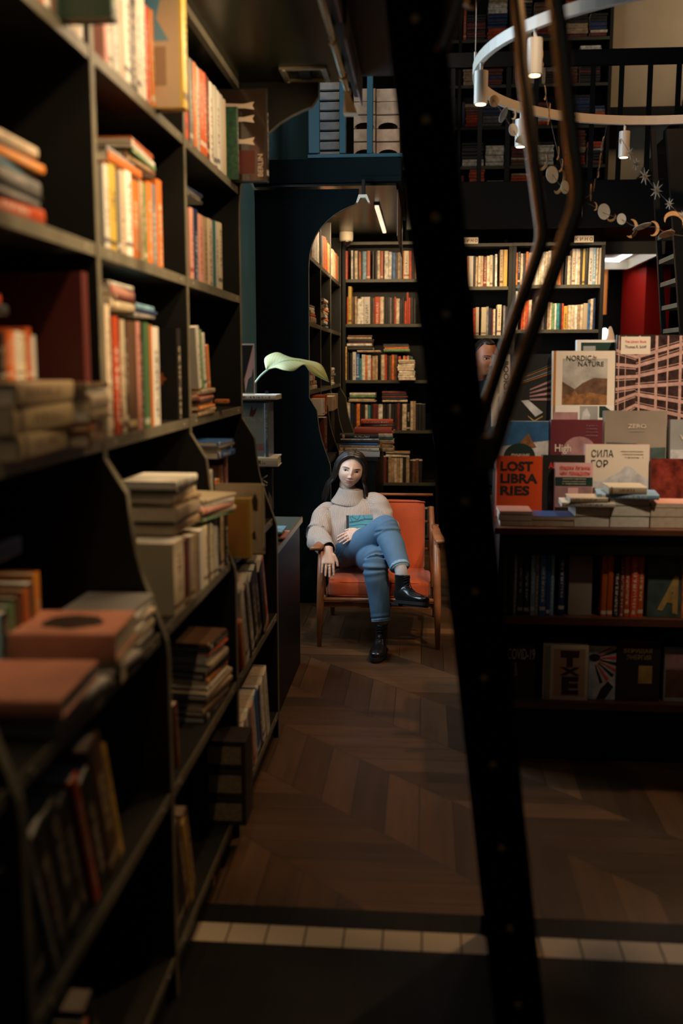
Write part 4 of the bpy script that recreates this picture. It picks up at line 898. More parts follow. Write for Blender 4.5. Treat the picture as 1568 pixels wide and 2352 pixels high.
# ================================================================== paper garlands
M_cardw = mat('grey_white_card', (.5, .5, .46), .7); M_cardo = mat('kraft_card', (.5, .28, .12), .75); M_string = mat('dark_thread', (.08, .06, .05), .8)
def garland(nm, lab, pts, Y, items, sag=0):
    g = empty(nm, PY(*pts[0], Y)); T(g, lab, 'garland', 'paper garlands under the ring lamp'); gi = Matrix.Translation(-g.location)
    P = crom([PY(u, v, Y) for u, v in pts], 5)
    mk('thread', tube(B(), P, .0012, 5), M_string, g).matrix_parent_inverse = gi
    s = Y/FPX
    for kind, u, v, r, rot, sq, m in items:
        c = PY(u, v, Y+random.uniform(-.004, .004)); r *= s*1.0; R_ = Mt(*c) @ Rt(math.acos(max(.05, min(1, sq)))*(1 if rot >= 0 else -1), 'Z') if kind != 'c' or True else None
        R_ = Mt(*c) @ Rt(rot, 'Y') @ Rt(math.acos(max(.06, min(1, sq))), 'Z')
        if kind == 'd': pp = disc_pts(r, 28)
        elif kind == 's': pp = [((r if i % 2 == 0 else r*.28)*math.cos(i*PI/8+.2), (r if i % 2 == 0 else r*.28)*math.sin(i*PI/8+.2)) for i in range(16)]
        elif kind == 'h': pp = disc_pts(r, 28)[:15]
        else:
            o1 = [(r*math.cos(a), r*math.sin(a)) for a in [(-1.9+3.8*i/16) for i in range(17)]]; o2 = [(r*.82*math.cos(a)-r*.32, r*.86*math.sin(a)) for a in [(1.75-3.5*i/16) for i in range(17)]]
            pp = o1+o2
        bm = B(); vs = [bm.verts.new((x, 0, z)) for x, z in pp]; f_ = bm.faces.new(vs); r_ = bmesh.ops.extrude_face_region(bm, geom=[f_]); bmesh.ops.translate(bm, verts=[q for q in r_['geom'] if isinstance(q, bmesh.types.BMVert)], vec=(0, .0012, 0)); bmesh.ops.recalc_face_normals(bm, faces=bm.faces[:])
        bm.transform(R_); mk({'d': 'paper_disc', 's': 'paper_star', 'h': 'paper_half_moon', 'c': 'paper_crescent'}[kind], bm, m, g).matrix_parent_inverse = gi
W_, K_ = M_cardw, M_cardo
garland('disc_garland', 'garland of grey paper discs and crescents sagging from the left of the ring lamp', [(1128, 222), (1155, 262), (1178, 298), (1198, 330), (1240, 365), (1268, 400), (1292, 432), (1335, 465)], 4.75,
 [('d', 1135, 232, 12, .3, .9, K_), ('d', 1156, 264, 17, .5, .35, W_), ('c', 1178, 262, 11, 0, .7, W_), ('d', 1179, 298, 13, 0, .8, W_), ('h', 1200, 332, 20, .2, .9, W_), ('c', 1248, 372, 18, .4, .6, K_), ('d', 1268, 401, 18, 0, .8, W_), ('c', 1285, 418, 26, .3, .5, K_), ('d', 1297, 430, 14, 0, .7, W_)])
garland('crescent_garland', 'thin garland of narrow paper crescents hanging behind the hand rails', [(1238, 120), (1243, 150), (1252, 212), (1262, 268), (1278, 340), (1290, 385), (1298, 430)], 4.85,
 [('c', 1242, 120, 16, 0, .4, K_), ('d', 1247, 165, 18, 0, .1, K_), ('c', 1251, 213, 15, 0, .3, K_), ('d', 1261, 262, 22, .1, .15, K_), ('c', 1281, 352, 14, .1, .3, K_), ('c', 1288, 380, 14, .2, .4, K_)])
garland('moon_garland', 'lowest garland of grey discs and brown moons below the gallery rail', [(1392, 290), (1383, 345), (1374, 390), (1362, 440), (1336, 462), (1360, 472), (1388, 490), (1425, 503), (1452, 518), (1480, 522), (1505, 522), (1535, 537), (1600, 545)], 4.8,
 [('d', 1384, 330, 15, .2, .25, W_), ('d', 1378, 370, 17, .1, .2, K_), ('c', 1373, 398, 9, 0, .4, K_), ('d', 1365, 425, 14, .1, .2, K_), ('d', 1357, 442, 18, .0, .25, K_), ('s', 1338, 476, 22, 0, .2, K_), ('c', 1366, 474, 9, 0, .7, K_), ('d', 1387, 486, 17, 0, .85, W_), ('c', 1404, 499, 10, 1.2, .9, K_), ('d', 1427, 503, 12, 0, .9, W_), ('c', 1450, 525, 20, .2, .8, K_), ('d', 1474, 521, 20, 1.3, .2, W_), ('c', 1500, 525, 16, 0, .9, K_), ('d', 1531, 538, 17, 1.4, .35, K_)])
garland('star_garland', 'garland of pale paper stars falling to the right edge', [(1426, 318), (1445, 350), (1461, 377), (1481, 405), (1508, 437), (1537, 468), (1568, 500), (1600, 520)], 4.9,
 [('s', 1424, 324, 10, 0, .6, W_), ('s', 1446, 352, 13, 0, .8, W_), ('s', 1461, 377, 12, .2, .9, W_), ('s', 1481, 405, 18, 0, .85, W_), ('s', 1508, 437, 20, .3, .8, W_), ('s', 1537, 468, 13, .1, .9, W_), ('c', 1548, 505, 22, -1.4, .9, K_), ('s', 1566, 492, 8, 0, .9, W_)])

# ================================================================== gallery lamps, signs and fittings
LP_ = PY(797, 209, 3.95); lx, lz = LP_.x, LP_.z
lp = empty('linear_lamp', (-.335, 2.2, 2.74)); T(lp, 'long gold tube lamp with a pale conical end under the front gallery', 'lamp'); li = Matrix.Translation((.335, -2.2, -2.74))
Ls = [mk('tube', cyl(B(), (lx, .6, lz), (lx, 3.96, lz), .010, 14), mat('polished_brass_tube', (.65, .58, .38), .25, metal=1), lp)]
for y in (1.2, 1.8, 2.4, 2.9, 3.35, 3.75): Ls.append(mk('clip', cyl(B(), (lx, y, lz), (lx, y+.012, lz), .015, 14), M_brass, lp)); Ls.append(mk('bracket', box(B(), lx-.005, lx+.005, y+.001, y+.011, lz+.012, max(ZC-.001, lz+.02)), M_black, lp))
hd = PY(800, 208, 3.95); q0, q1 = PY(789, 262, 3.95), PY(821, 262, 3.95); q2, q3 = PY(792, 212, 3.95), PY(801, 212, 3.95)
bm = B(); prism(bm, [(q0.x, q0.z), (q1.x, q1.z), (q3.x, q3.z), (q2.x, q2.z)], 3.93, 3.99, 'y'); Ls.append(mk('end_shade', bm, mat('cream_lamp_shade', (.55, .46, .3), .5), lp))
Ls.append(mk('shade_cap', cyl(B(), (lx, 3.96, q2.z-.005), (lx, 3.96, q2.z+.012), .014, 14), M_brass, lp))
for o in Ls: o.matrix_parent_inverse = li
M_postr = mat('pinkish_sign_board', (.2, .14, .115), .7, nz=.25, nscale=10)
for i, (ya, yb) in enumerate(((2.2, 3.2), (3.36, 4.2))):
    s_ = mk('section_board', bev(box(B(), -.269, -.262, ya, yb, 2.675, 2.79), .002), M_postr); T(s_, ('nearer' if i == 0 else 'farther')+' pinkish section board along the front gallery edge beside the tube lamp', 'sign')
    mk('lettering_patch', box(B(), -.2619, -.2612, ya+.15, yb-.3, 2.71, 2.75), M_taup if 0 else mat('faded_ink', (.08, .05, .04), .7), s_)
for i, (ya, yb) in enumerate(((6.9, 7.7), (7.8, 8.3))):
    s_ = mk('section_board', bev(box(B(), -.197, -.19, ya, yb, 2.5, 2.80), .002), M_postr if i == 0 else M_wood); T(s_, ('nearer' if i == 0 else 'farther')+' section board under the rear gallery edge', 'sign')
lp2 = empty('linear_lamp', (-.36, 7.5, 2.79)); T(lp2, 'short glowing tube lamp under the rear gallery above the woman', 'lamp'); l2i = Matrix.Translation((.36, -7.5, -2.79))
mk('diffuser', bev(box(B(), -.375, -.345, 7.46, 8.87, 2.765, 2.785), .004), mat('lit_diffuser', (.8, .7, .5), .4, emis=(1, .8, .55), estr=1.1), lp2).matrix_parent_inverse = l2i
mk('housing', box(B(), -.38, -.34, 7.44, 8.89, 2.7855, 2.799), M_black, lp2).matrix_parent_inverse = l2i
vt = empty('ceiling_vent', (-.47, 3.85, ZC)); T(vt, 'rectangular metal vent frame set in the dark front gallery ceiling', 'vent'); vi = Matrix.Translation((.47, -3.85, -ZC))
a, b = PZ(640, 153, ZC), PZ(757, 178, ZC); X0, X1, Ya, Yb = a.x, b.x, a.y, b.y
bm = B(); box(bm, X0, X1, Ya, Ya+.02, ZC-.011, ZC-.001); box(bm, X0, X1, Yb, Yb+.02, ZC-.011, ZC-.001); box(bm, X0, X0+.02, Ya+.02, Yb, ZC-.011, ZC-.001); box(bm, X1-.02, X1, Ya+.02, Yb, ZC-.011, ZC-.001)
mk('frame', bm, M_edge, vt).matrix_parent_inverse = vi; mk('grille', box(B(), X0+.07, X1-.07, Ya+.035, Yb-.015, ZC-.012, ZC-.001), M_black, vt).matrix_parent_inverse = vi
for x in (X0+.015, X1-.015):
    for y in (Ya+.01, Yb+.01): mk('screw', cyl(B(), (x, y, ZC-.014), (x, y, ZC-.011), .006, 10), M_steel, vt).matrix_parent_inverse = vi
cm = PY(795, 556, 9.05); dm = empty('dome_camera', (cm.x, 9.05, 2.8)); T(dm, 'small white dome camera under the rear gallery ceiling', 'camera'); di = Matrix.Translation((-cm.x, -9.05, -2.8))
mk('housing', tube(B(), [(cm.x, 9.05, z) for z in (2.799, 2.77, 2.73, 2.72)], [.06, .062, .06, .05], 28), mat('white_plastic', (.6, .54, .42), .5), dm).matrix_parent_inverse = di
bm = B(); bmesh.ops.create_uvsphere(bm, u_segments=20, v_segments=12, radius=.045, matrix=Mt(cm.x, 9.05, 2.72)); mk('dome', bm, mat('smoked_dome', (.01, .01, .01), .08), dm, smooth=True).matrix_parent_inverse = di
el = empty('wall_lamp', (-.42, YB, 2.79)); T(el, 'small angular bracket lamp at the tip of the blue arch', 'lamp'); ei = Matrix.Translation((.42, -YB, -2.79))
a = PY(824, 449, YB-.1); b = PY(850, 467, YB-.1)
bm = B(); prism(bm, [(a.x, a.z), (b.x-.02, a.z), (b.x, b.z), (b.x-.012, b.z), (b.x-.028, a.z-.02), (a.x+.012, a.z-.02), (a.x-.004, b.z), (a.x-.016, b.z)], YB-.14, YB-.08, 'y'); mk('bracket', bm, mat('pale_metal', (.5, .47, .38), .5), el).matrix_parent_inverse = ei
mk('arm', box(B(), a.x+.02, a.x+.04, YB-.14, YB-.07, a.z+.0005, 2.8149), M_black, el).matrix_parent_inverse = ei

# upper galleries: blue railing on the left with crates behind it
zf = ZG
rl = empty('gallery_railing', (-.8, YB, zf)); T(rl, 'petrol-blue post and frame railing of the rear gallery above the arch', 'railing'); ri = Matrix.Translation((.8, -YB, -zf))
def pr(u0, v0, u1, v1, y0, y1, m, nm, par, inv_, Y=None):
    a = PY(u0, v1, Y or y0); b = PY(u1, v0, Y or y0); o = mk(nm, bev(box(B(), a.x, b.x, y0, y1, a.z, b.z), .003, 1), m, par)
    if par: o.matrix_parent_inverse = inv_
    return o
M_tl2 = mat('satin_petrol_paint', (.016, .06, .08), .35)
pr(706, 351, 925, 363.5, YB-.03, YB+.05, M_tl2, 'bottom_rail', rl, ri); pr(708, 60, 733, 352, YB-.03, YB+.0, M_tl2, 'post', rl, ri)
for u in (779, 842): pr(u, 60, u+15, 352, YB-.03, YB+.02, M_tl2, 'post', rl, ri)
pr(706, 45, 925, 60, YB-.03, YB+.03, M_tl2, 'top_rail', rl, ri)
M_pine = mat('pale_pine_boards', (.42, .28, .18), .7, nz=.25, nscale=18); M_shut = mat('grey_painted_slats', (.3, .3, .3), .6, nz=.3, nscale=10)
Yc = 7.1
sh = empty('slatted_rack', (-.7, Yc, zf)); T(sh, 'grey slatted rack standing on the rear gallery behind the blue posts', 'rack'); si = Matrix.Translation((.7, -Yc, -zf))
zf_ = zf+.001
hh = .052; x0, x1 = PY(728, 300, Yc).x, PY(781, 300, Yc).x
for k in range(16): o = mk('slat', bev(box(B(), x0, x1, Yc, Yc+.03, zf_+.01+k*hh*1.25, zf_+.01+k*hh*1.25+hh), .004, 1), M_shut, sh, mw=None); o.matrix_parent_inverse = si
mk('back_panel', box(B(), x0-.05, x1+.02, Yc+.031, Yc+.05, zf_, zf_+1.05), M_black, sh).matrix_parent_inverse = si
def crate(u0, u1, v0, v1, Y, lab, notch):
    a = PY(u0, v1, Y); b = PY(u1, v0, Y); g = empty('wooden_crate', (a.x, Y, a.z)); T(g, lab, 'crate', 'wooden crates on the rear gallery'); gi = Matrix.Translation((-a.x, -Y, -a.z)); hz = (b.z-a.z); n_ = 2
    xm = (a.x+b.x)/2
    lo = mk('front_board', bev(box(B(), a.x, b.x, Y, Y+.015, a.z+.002, a.z+hz*.47), .002, 1), M_pine, g)
    pts = [(a.x, a.z+hz*.5), (xm-.07, a.z+hz*.5)]+([(xm-.07*math.cos(i*PI/8), a.z+hz*(.5+.22*math.sin(i*PI/8))) for i in range(9)] if notch else [])+[(xm+.07, a.z+hz*.5), (b.x, a.z+hz*.5), (b.x, b.z-.004), (a.x, b.z-.004)]
    pts = [p for i, p in enumerate(pts) if i == 0 or (abs(p[0]-pts[i-1][0])+abs(p[1]-pts[i-1][1])) > 1e-5]
    up = mk('front_board', prism(B(), pts, Y, Y+.015, 'y'), M_pine, g)
    bm = B(); box(bm, a.x, a.x+.015, Y+.016, Y+.3, a.z, b.z-.004); box(bm, b.x-.015, b.x, Y+.016, Y+.3, a.z, b.z-.004); box(bm, a.x, b.x, Y+.3, Y+.315, a.z, b.z-.004); box(bm, a.x+.015, b.x-.015, Y+.016, Y+.3, a.z, a.z+.012)
    for o in (lo, up, mk('body', bm, M_pine, g)): o.matrix_parent_inverse = gi
v = proj((-.3, Yc-.05, zf))[1]; hc = 62
for r_, (ly) in enumerate(('lowest', 'second', 'third')):
    crate(812, 862, v-hc*(r_+1), v-hc*r_, Yc-.03, ly+' wooden crate from the bottom in the left pile on the gallery', r_ != 2)
    crate(864, 918, v-hc*(r_+1), v-hc*r_, Yc-.03, ly+' wooden crate from the bottom in the right pile, next to the ladder', r_ != 2)

# back gallery: railing, upper bookcase, beige wall, stair
Yg = 8.5
gr = empty('gallery_railing', (1.5, Yg, 3.08)); T(gr, 'black baluster railing along the back gallery above the film shelves', 'railing'); gi2 = Matrix.Translation((-1.5, -Yg, -3.08))
xa, xb = solveX(Yg, 3.5, 1000), 4.15
zt_, zb_ = PY(1300, 114, Yg).z, PY(1300, 150, Yg).z
for nm, z0, z1_, y0, y1 in (('top_rail', zb_, zt_, Yg, Yg+.05), ('bottom_rail', 3.081, 3.12, Yg, Yg+.05)): mk(nm, bev(box(B(), xa, xb, y0, y1, z0, z1_), .003, 1), M_black, gr).matrix_parent_inverse = gi2
k = solveX(Yg, 3.5, 1038); st = 60*Yg/FPX
while k < xb:
    mk('baluster', box(B(), k-.018, k+.018, Yg+.008, Yg+.04, 3.1205, zb_-.0005), M_black, gr).matrix_parent_inverse = gi2; k += st
Yu = 9.9
ubz = [PY(1200, v, Yu).z for v in (468, 380, 289, 193, 88)]
ux = [solveX(Yu, 3.6, u) for u in (1000, 1049, 1163, 1278, 1390)]
uc = back_case(ux[0]-.4, ux[4]+.03, Yu, ubz, PY(1200, -60, Yu).z, 'dark upper bookcase on the back gallery behind the balusters', divs=(ux[0], ux[1], ux[2], ux[3]))
random.seed(5)
pal = 'KKKMMRRUEWKKNTKKMRWC'
for li_, z in enumerate(ubz):
    for ci in range(1, 4):
        x = ux[ci]+.04; xe = ux[ci+1]-.02; rw = f'on gallery level {("one","two","three","four","five")[li_]}, {("left","middle","right")[ci-1]} bay'
        while x < xe-.05:
            if random.random() < .6:
                wd = min(random.uniform(.13, .24), xe-x); zz = z+.002; top_ = z+random.uniform(.12, .34); c = random.choice(pal)
                while zz < top_:
                    th = random.uniform(.018, .04)
                    if random.random() < .35: c = random.choice(pal)
                    put_book(rw, th*.97, wd*.93, .15, c, Mt(x+wd/2, Yu+random.uniform(0, .01), zz+th/2) @ Mt(-wd*.465+random.uniform(-.006, .006), 0, 0) @ Rt(PI/2, 'Y'), hard=False, parts=False, form='stacked book'); zz += th
                x += wd+.01
            else:
                th = random.uniform(.018, .035); put_book(rw, th*.96, random.uniform(.2, .28), .15, random.choice(pal), Mt(x+th/2, Yu+random.uniform(0, .01), z+.001), hard=False, parts=False); x += th
bw0 = solveX(Yu+.3, 3.6, 1392)
struct('wall_back_upper', box(B(), bw0, 4.2, Yu+.3, Yu+.4, 3.08, 5.6), M_beige)
bm = B(); sx_ = solveX(Yu, 3.6, 1472)
for i in range(9): box(bm, sx_+i*.085, sx_+(i+1)*.085, Yu-.2, Yu+.28, 3.081, 3.25+(i+1)*.15)
stc = mk('staircase', bm, M_black); T(stc, 'dark stepped staircase silhouette rising on the back gallery before the beige wall', 'staircase')
bm = B(); box(bm, solveX(Yu, 4, 1388), 4.15, Yu+.1, Yu+.2, PY(1400, 278, Yu).z, PY(1400, 240, Yu).z); mk('landing_band', bm, M_black, stc)

# ================================================================== room under the back gallery at the right
rc = empty('red_column', (2.0, 11.4, 0)); T(rc, 'red painted column under the back gallery beside the right ladder', 'column')
xr0, xr1, xr2 = solveX(12.0, 2, 1424), solveX(11.3, 2, 1478), solveX(11.4, 2, 1534)
bm = B(); prism(bm, [(xr0, 12.0), (xr1, 11.3), (xr2, 11.4), (xr2+.2, 12.0)], .001, 2.73, 'z'); mk('shaft', bm, M_red, rc).matrix_parent_inverse = Matrix.Translation((-2, -11.4, 0))
mk('base_skirting', prism(B(), [(xr0-.01, 12.005), (xr1-.005, 11.285), (xr2+.01, 11.385), (xr2+.21, 12.005)], .001, .1, 'z'), M_black, rc).matrix_parent_inverse = Matrix.Translation((-2, -11.4, 0))
a, b = PZ(1448, 602, 2.78), PZ(1527, 563, 2.78)
sl = empty('square_ceiling_light', (b.x-.5, (a.y+b.y)/2, 2.8)); T(sl, 'square white ceiling light with glowing tube border under the back gallery', 'ceiling lamp'); sli = Matrix.Translation(-sl.location)
M_lfr = mat('cream_light_frame', (.75, .68, .52), .5); M_tub = mat('fluorescent_tube', (1, 1, 1), .3, emis=(.95, .95, 1), estr=2.5)
Xb, Xa = b.x, b.x-1.1; Yn, Yf = b.y, a.y
bm = B()
for (p, q, r2, s2) in ((Xa, Xb, Yn, Yn+.04), (Xa, Xb, Yf-.04, Yf), (Xa, Xa+.04, Yn+.04, Yf-.04), (Xb-.04, Xb, Yn+.04, Yf-.04)): box(bm, p, q, r2, s2, 2.70, 2.819)
o1 = mk('frame', bm, M_lfr, sl); bm = B()
i_ = .16; box(bm, Xa+i_, Xb-i_, Yn+i_, Yn+i_+.05, 2.77, 2.80); box(bm, Xa+i_, Xb-i_, Yf-i_-.05, Yf-i_, 2.77, 2.80); box(bm, Xa+i_, Xa+i_+.05, Yn+i_, Yf-i_, 2.77, 2.80); box(bm, Xb-i_-.05, Xb-i_, Yn+i_, Yf-i_, 2.77, 2.80)
for o in (o1, mk('tube_border', bm, M_tub, sl), mk('panel', box(B(), Xa+.04, Xb-.04, Yn+.04, Yf-.04, 2.801, 2.818), M_lfr, sl)): o.matrix_parent_inverse = sli
area('square_light', ((Xa+Xb)/2, (Yn+Yf)/2, 2.69), (0, 0, 0), 1.0, 1.2, 5, (1, .85, .65))
# counter with two lamps
yc_ = 9.2; zc_ = PY(1390, 782, yc_).z; xc0 = solveX(yc_, zc_, 1378)
cn = empty('service_counter', (xc0, yc_, 0)); T(cn, 'dark service counter glimpsed between the film bookcase and red column', 'counter')
for nm, bm, m in (('counter_top', box(B(), xc0, xc0+.9, yc_-.1, yc_+.5, zc_-.04, zc_), M_oak), ('body', box(B(), xc0+.03, xc0+.87, yc_-.06, yc_+.46, 0.001, zc_-.04), M_black)): mk(nm, bm, m, cn).matrix_parent_inverse = Matrix.Translation((-xc0, -yc_, 0))
for u, nm, lab, prof, m in ((1387, 'table_lamp', 'small white glowing oval table lamp on the counter behind the table', [(.0, .001), (.028, .001), (.034, .02), (.036, .06), (.03, .095), (.012, .112), (0.001, .113)], mat('lit_opal_glass', (.9, .95, 1), .4, emis=(.85, .93, 1), estr=1.6)),
                            (1400, 'table_lamp', 'peach cone-shaped paper lamp beside the white oval lamp', [(.0, .001), (.05, .001), (.048, .01), (.02, .1), (.008, .125), (.001, .126)], mat('peach_paper_shade', (.7, .5, .36), .7, emis=(.9, .55, .35), estr=.25))):
    x = solveX(yc_+.02, zc_, u); rt_ = empty(nm, (x, yc_+.02, zc_)); T(rt_, lab, 'lamp')
    o = mk('shade', tube(B(), [Vector((0, 0, z)) for r, z in prof], [max(r, .001) for r, z in prof], 24), m, rt_, smooth=True)
    mk('base', cyl(B(), (0, 0, .0002), (0, 0, .006), .022, 20), M_steel, rt_)
# warm bar lamp in the room behind
wl = empty('wall_lamp', (0, 0, 0)); p = PY(1393, 640, 11.8); wl.location = p; T(wl, 'tall amber column lamp glowing in the room behind the counter', 'lamp')
M_amb = mat('amber_glow', (.6, .2, .04), .5, emis=(1, .32, .06), estr=.22)
mk('column', cyl(B(), (-.02, 0, -.4), (-.02, 0, .12), .03, 14), M_amb, wl); bm = B(); bmesh.ops.create_uvsphere(bm, u_segments=16, v_segments=10, radius=.045, matrix=Mt(-.01, 0, .2)); mk('globe', bm, mat('amber_globe', (.9, .5, .2), .4, emis=(1, .6, .25), estr=.9), wl)
mk('wall_plate', box(B(), -.05, .03, .03, .49, -.1, .1), M_black, wl)

# ================================================================== window bench, rack and its books, plant
zt2 = .82
wt = empty('window_table', (-.9, 4.85, 0)); T(wt, 'long narrow table with brass-edged top below the window, beside the chair', 'table'); wi = Matrix.Translation((.9, -4.85, 0))
Lq = [mk('table_top', box(B(), XL+.03, -.665, YA+.06, 5.35, zt2-.03, zt2), mat('olive_lacquer_top', (.07, .075, .055), .25), wt), mk('brass_edge', bev(box(B(), -.665, -.655, YA+.06, 5.35, zt2-.03, zt2+.002), .002, 1), M_brass, wt)]
for x in (XL+.04, -.69): Lq.append(mk('side_panel', box(B(), x, x+.02, YA+.08, 5.33, .001, zt2-.0305), M_black, wt))
Lq.append(mk('end_panel', box(B(), XL+.061, -.691, 5.31, 5.33, .001, zt2-.0305), M_black, wt))
for o in Lq: o.matrix_parent_inverse = wi
Yk_ = 4.62
rk = empty('display_rack', (-.9, Yk_, zt2)); T(rk, 'small dark three-level book rack on the window table behind the shelving', 'rack'); rki = Matrix.Translation((.9, -Yk_, -zt2))
def zz(v): return PY(600, v, Yk_).z
zr = [zz(1070), zz(925)-.02]
Lq = [mk('post', box(B(), x, x+.015, Yk_+.13, Yk_+.145, zt2+.001, zz(900)), M_black, rk) for x in (-1.09, -.76)]
Lq += [mk('shelf', box(B(), -1.09, -.73, Yk_-.08, Yk_+.129, z-.012, z), M_black, rk) for z in (zr[0], zz(918))]
for o in Lq: o.matrix_parent_inverse = rki
tr = 'on the window table'
zb = stack(tr, -.80, Yk_-.06, zt2+.001, 'W12/250/180 P10/300/190 K14/240/180 L10/280/180', rz=0, form='stacked magazine')
o, w_, h, t = face(572, 1068, 626, 1170, Yk_-.03, .03, P_dark, 'dark Vienna guide book standing under the small rack shelf', lean=.02, z=zb)
vtxt(o, t, 'Vienna', w_*.5, h*.85, h*.6, w_*.3, P_white, .0); poly_decal(o, t, [(w_*.75, h*.1), (w_*.98, h*.2), (w_*.98, h*.5), (w_*.85, h*.6)], P_taupe, 'street_print')
zq = stack('on the rack shelf of the window table', -.83, Yk_-.07, zr[0]+.001, 'W44/300/180', form='thick book')
o, w_, h, t = face(545, 925, 607, 1042, Yk_-.04, .012, flat_m('print_pale_sea', (.25, .3, .28), .35, .1, 5), 'pale blue book with coral print and beach at its foot, on the rack', lean=.02, z=zq)
txt(o, t, 'EXTREME', w_*.1, h*.66, w_*.97, h*.73, P_snow); decal(o, t, .002, h*.12, w_-.002, h*.24, P_mauve, 'beach_print'); decal(o, t, .002, .002, w_-.002, h*.12, P_grey, 'surf_print')
poly_decal(o, t, [(w_*.45, h*.75), (w_*.55, h*.95), (w_*.6, h*.85), (w_*.75, h*.92), (w_*.68, h*.8), (w_*.6, h*.74)], P_wine, 'coral_print', .0009)
x_ = solveX(Yk_-.04, zq, 608.5); M = Mt(x_+.009, Yk_-.045, zq+.001); o = put_book(None, .018, h*.99, .16, 'L', M, art=flat_m('print_slate_blue', (.1, .15, .2), .3, .3, 30)); T(o, 'slate blue SURF LIKE A GIRL book seen by its spine on the rack', 'book')
text_on(o, 'SURF LIKE A GIRL', (0, 0, h*.55, .009), Mt(-.0045, -.0042, h*.86) @ Matrix(((0, 1, 0, 0), (0, 0, -1, 0), (-1, 0, 0, 0), (0, 0, 0, 1))), P_white, 'spine_title')
zq2 = stack('on the top level of the window rack', -.85, Yk_-.04, zz(918)+.001, 'W22/330/190', form='book')
o = mk('picture_card', box(B(), PY(540, 910, Yk_).x, PY(585.5, 910, Yk_).x, Yk_, Yk_+.003, zq2+.001, zz(789)), P_white); T(o, 'white-edged black and pink mountain picture card on top of the rack', 'picture card')
ca, cb = PY(540, 910, Yk_), PY(585.5, 789, Yk_); W0, W1 = ca.x, cb.x; H0, H1 = zq2+.001, cb.z; dh = H1-H0; dw = W1-W0
mk('sky_print', box(B(), W0+.006, W1-.006, Yk_-.0006, Yk_, H0+.006, H1-.006), P_pink, o)
mk('rock_print', prism(B(), [(W0+.006, H0+.006), (W0+dw*.5, H0+.006), (W0+dw*.45, H0+dh*.3), (W0+dw*.62, H0+dh*.55), (W1-.01, H1-.008), (W0+.006, H1-.008)], Yk_-.0012, Yk_-.0007, 'y'), P_dark, o)
mk('pine_print', prism(B(), [(W0+dw*.5, H0+.006), (W1-.008, H0+.006), (W1-.008, H0+dh*.4), (W1-dw*.12, H0+dh*.52), (W1-dw*.18, H0+dh*.36), (W0+dw*.65, H0+dh*.3)], Yk_-.0011, Yk_-.0007, 'y'), P_slate, o)
# plant
Yp = 4.95
pl = empty('potted_plant', (-.99, Yp, zt2)); T(pl, 'single pale green arching leaf on a thin stem in a vase by the window', 'plant'); pli = Matrix.Translation((.99, -Yp, -zt2))
v_ = mk('vase', tube(B(), [(-.99, Yp, zt2+z) for z in (.001, .01, .1, .2, .26, .28)], [.04, .05, .06, .04, .022, .026], 24), mat('dark_glazed_vase', (.03, .03, .03), .2), pl, smooth=True)
def lp_(u, v, dy=0): return PY(u, v, Yp+dy)
M_leaf = bpy.data.materials.new('pale_green_leaf'); M_leaf.use_nodes = True; g_ = NG(M_leaf); b_ = M_leaf.node_tree.nodes['Principled BSDF']
uv = g_.n('UVMap'); su = g_.n('SeparateXYZ'); g_.l(uv.outputs[0], su.inputs[0])
wv = g_.math('SINE', g_.math('ADD', g_.math('MULTIPLY', su.outputs[0], 120), g_.math('MULTIPLY', g_.math('ABSOLUTE', g_.math('SUBTRACT', su.outputs[1], .5)), -60)))
nzz = g_.n('TexNoise'); nzz.inputs['Scale'].default_value = 25
c = g_.mix(g_.math('ADD', .5, g_.math('MULTIPLY', wv, .22)), (.40, .40, .15), (.62, .60, .30)); rib = g_.math('LESS_THAN', g_.math('ABSOLUTE', g_.math('SUBTRACT', su.outputs[1], .5)), .03)
g_.l(g_.mix(rib, c, (.2, .24, .08)), b_.inputs['Base Color']); b_.inputs['Roughness'].default_value = .45; b_.inputs['Subsurface Weight'].default_value = .0
tl = g_.n('BsdfTranslucent'); tl.inputs['Color'].default_value = (.35, .42, .15, 1); ms = g_.n('MixShader'); ms.inputs[0].default_value = .3
out = [n for n in M_leaf.node_tree.nodes if n.type == 'OUTPUT_MATERIAL'][0]; g_.l(b_.outputs[0], ms.inputs[1]); g_.l(tl.outputs[0], ms.inputs[2]); g_.l(ms.outputs[0], out.inputs[0])
Lm = crom([lp_(613, 850), lp_(632, 838, -.01), lp_(655, 829, -.02), lp_(685, 828, -.02), (lp_(712, 838, -.01)), lp_(735, 856, .0), lp_(756, 878, .02)], 6)
Lu = crom([lp_(611, 850), lp_(608, 822, .05), lp_(636, 809, .08), lp_(664, 820, .08), lp_(700, 826, .07), lp_(738, 838, .05), lp_(756, 878, .02)], 6)
Ld = crom([lp_(614, 851), lp_(632, 845, -.05), lp_(652, 850, -.1), lp_(675, 851, -.1), lp_(698, 838, -.06), lp_(716, 858, -.05), lp_(756, 878, .02)], 6)
bm = B(); uvl = bm.loops.layers.uv.new('UVMap'); G = []
for i in range(len(Lm)):
    row = []
    for j in range(9):
        s = (j-4)/4; q = Lu[i] if s > 0 else Ld[i]; p = Lm[i].lerp(q, abs(s)); p = p+Vector((0, -.012*math.sin(PI*abs(s)), .004*math.sin(PI*abs(s)))); row.append(bm.verts.new(p))
    G.append(row)
for i in range(len(G)-1):
    for j in range(8):
        f = bm.faces.new((G[i][j], G[i+1][j], G[i+1][j+1], G[i][j+1]))
        for l_, (a, b) in zip(f.loops, ((i, j), (i+1, j), (i+1, j+1), (i, j+1))): l_[uvl].uv = (a/(len(G)-1), b/8)
lf = mk('leaf', bm, M_leaf, pl, smooth=True); lf.matrix_parent_inverse = pli
so = lf.modifiers.new('thickness', 'SOLIDIFY'); so.thickness = .0012
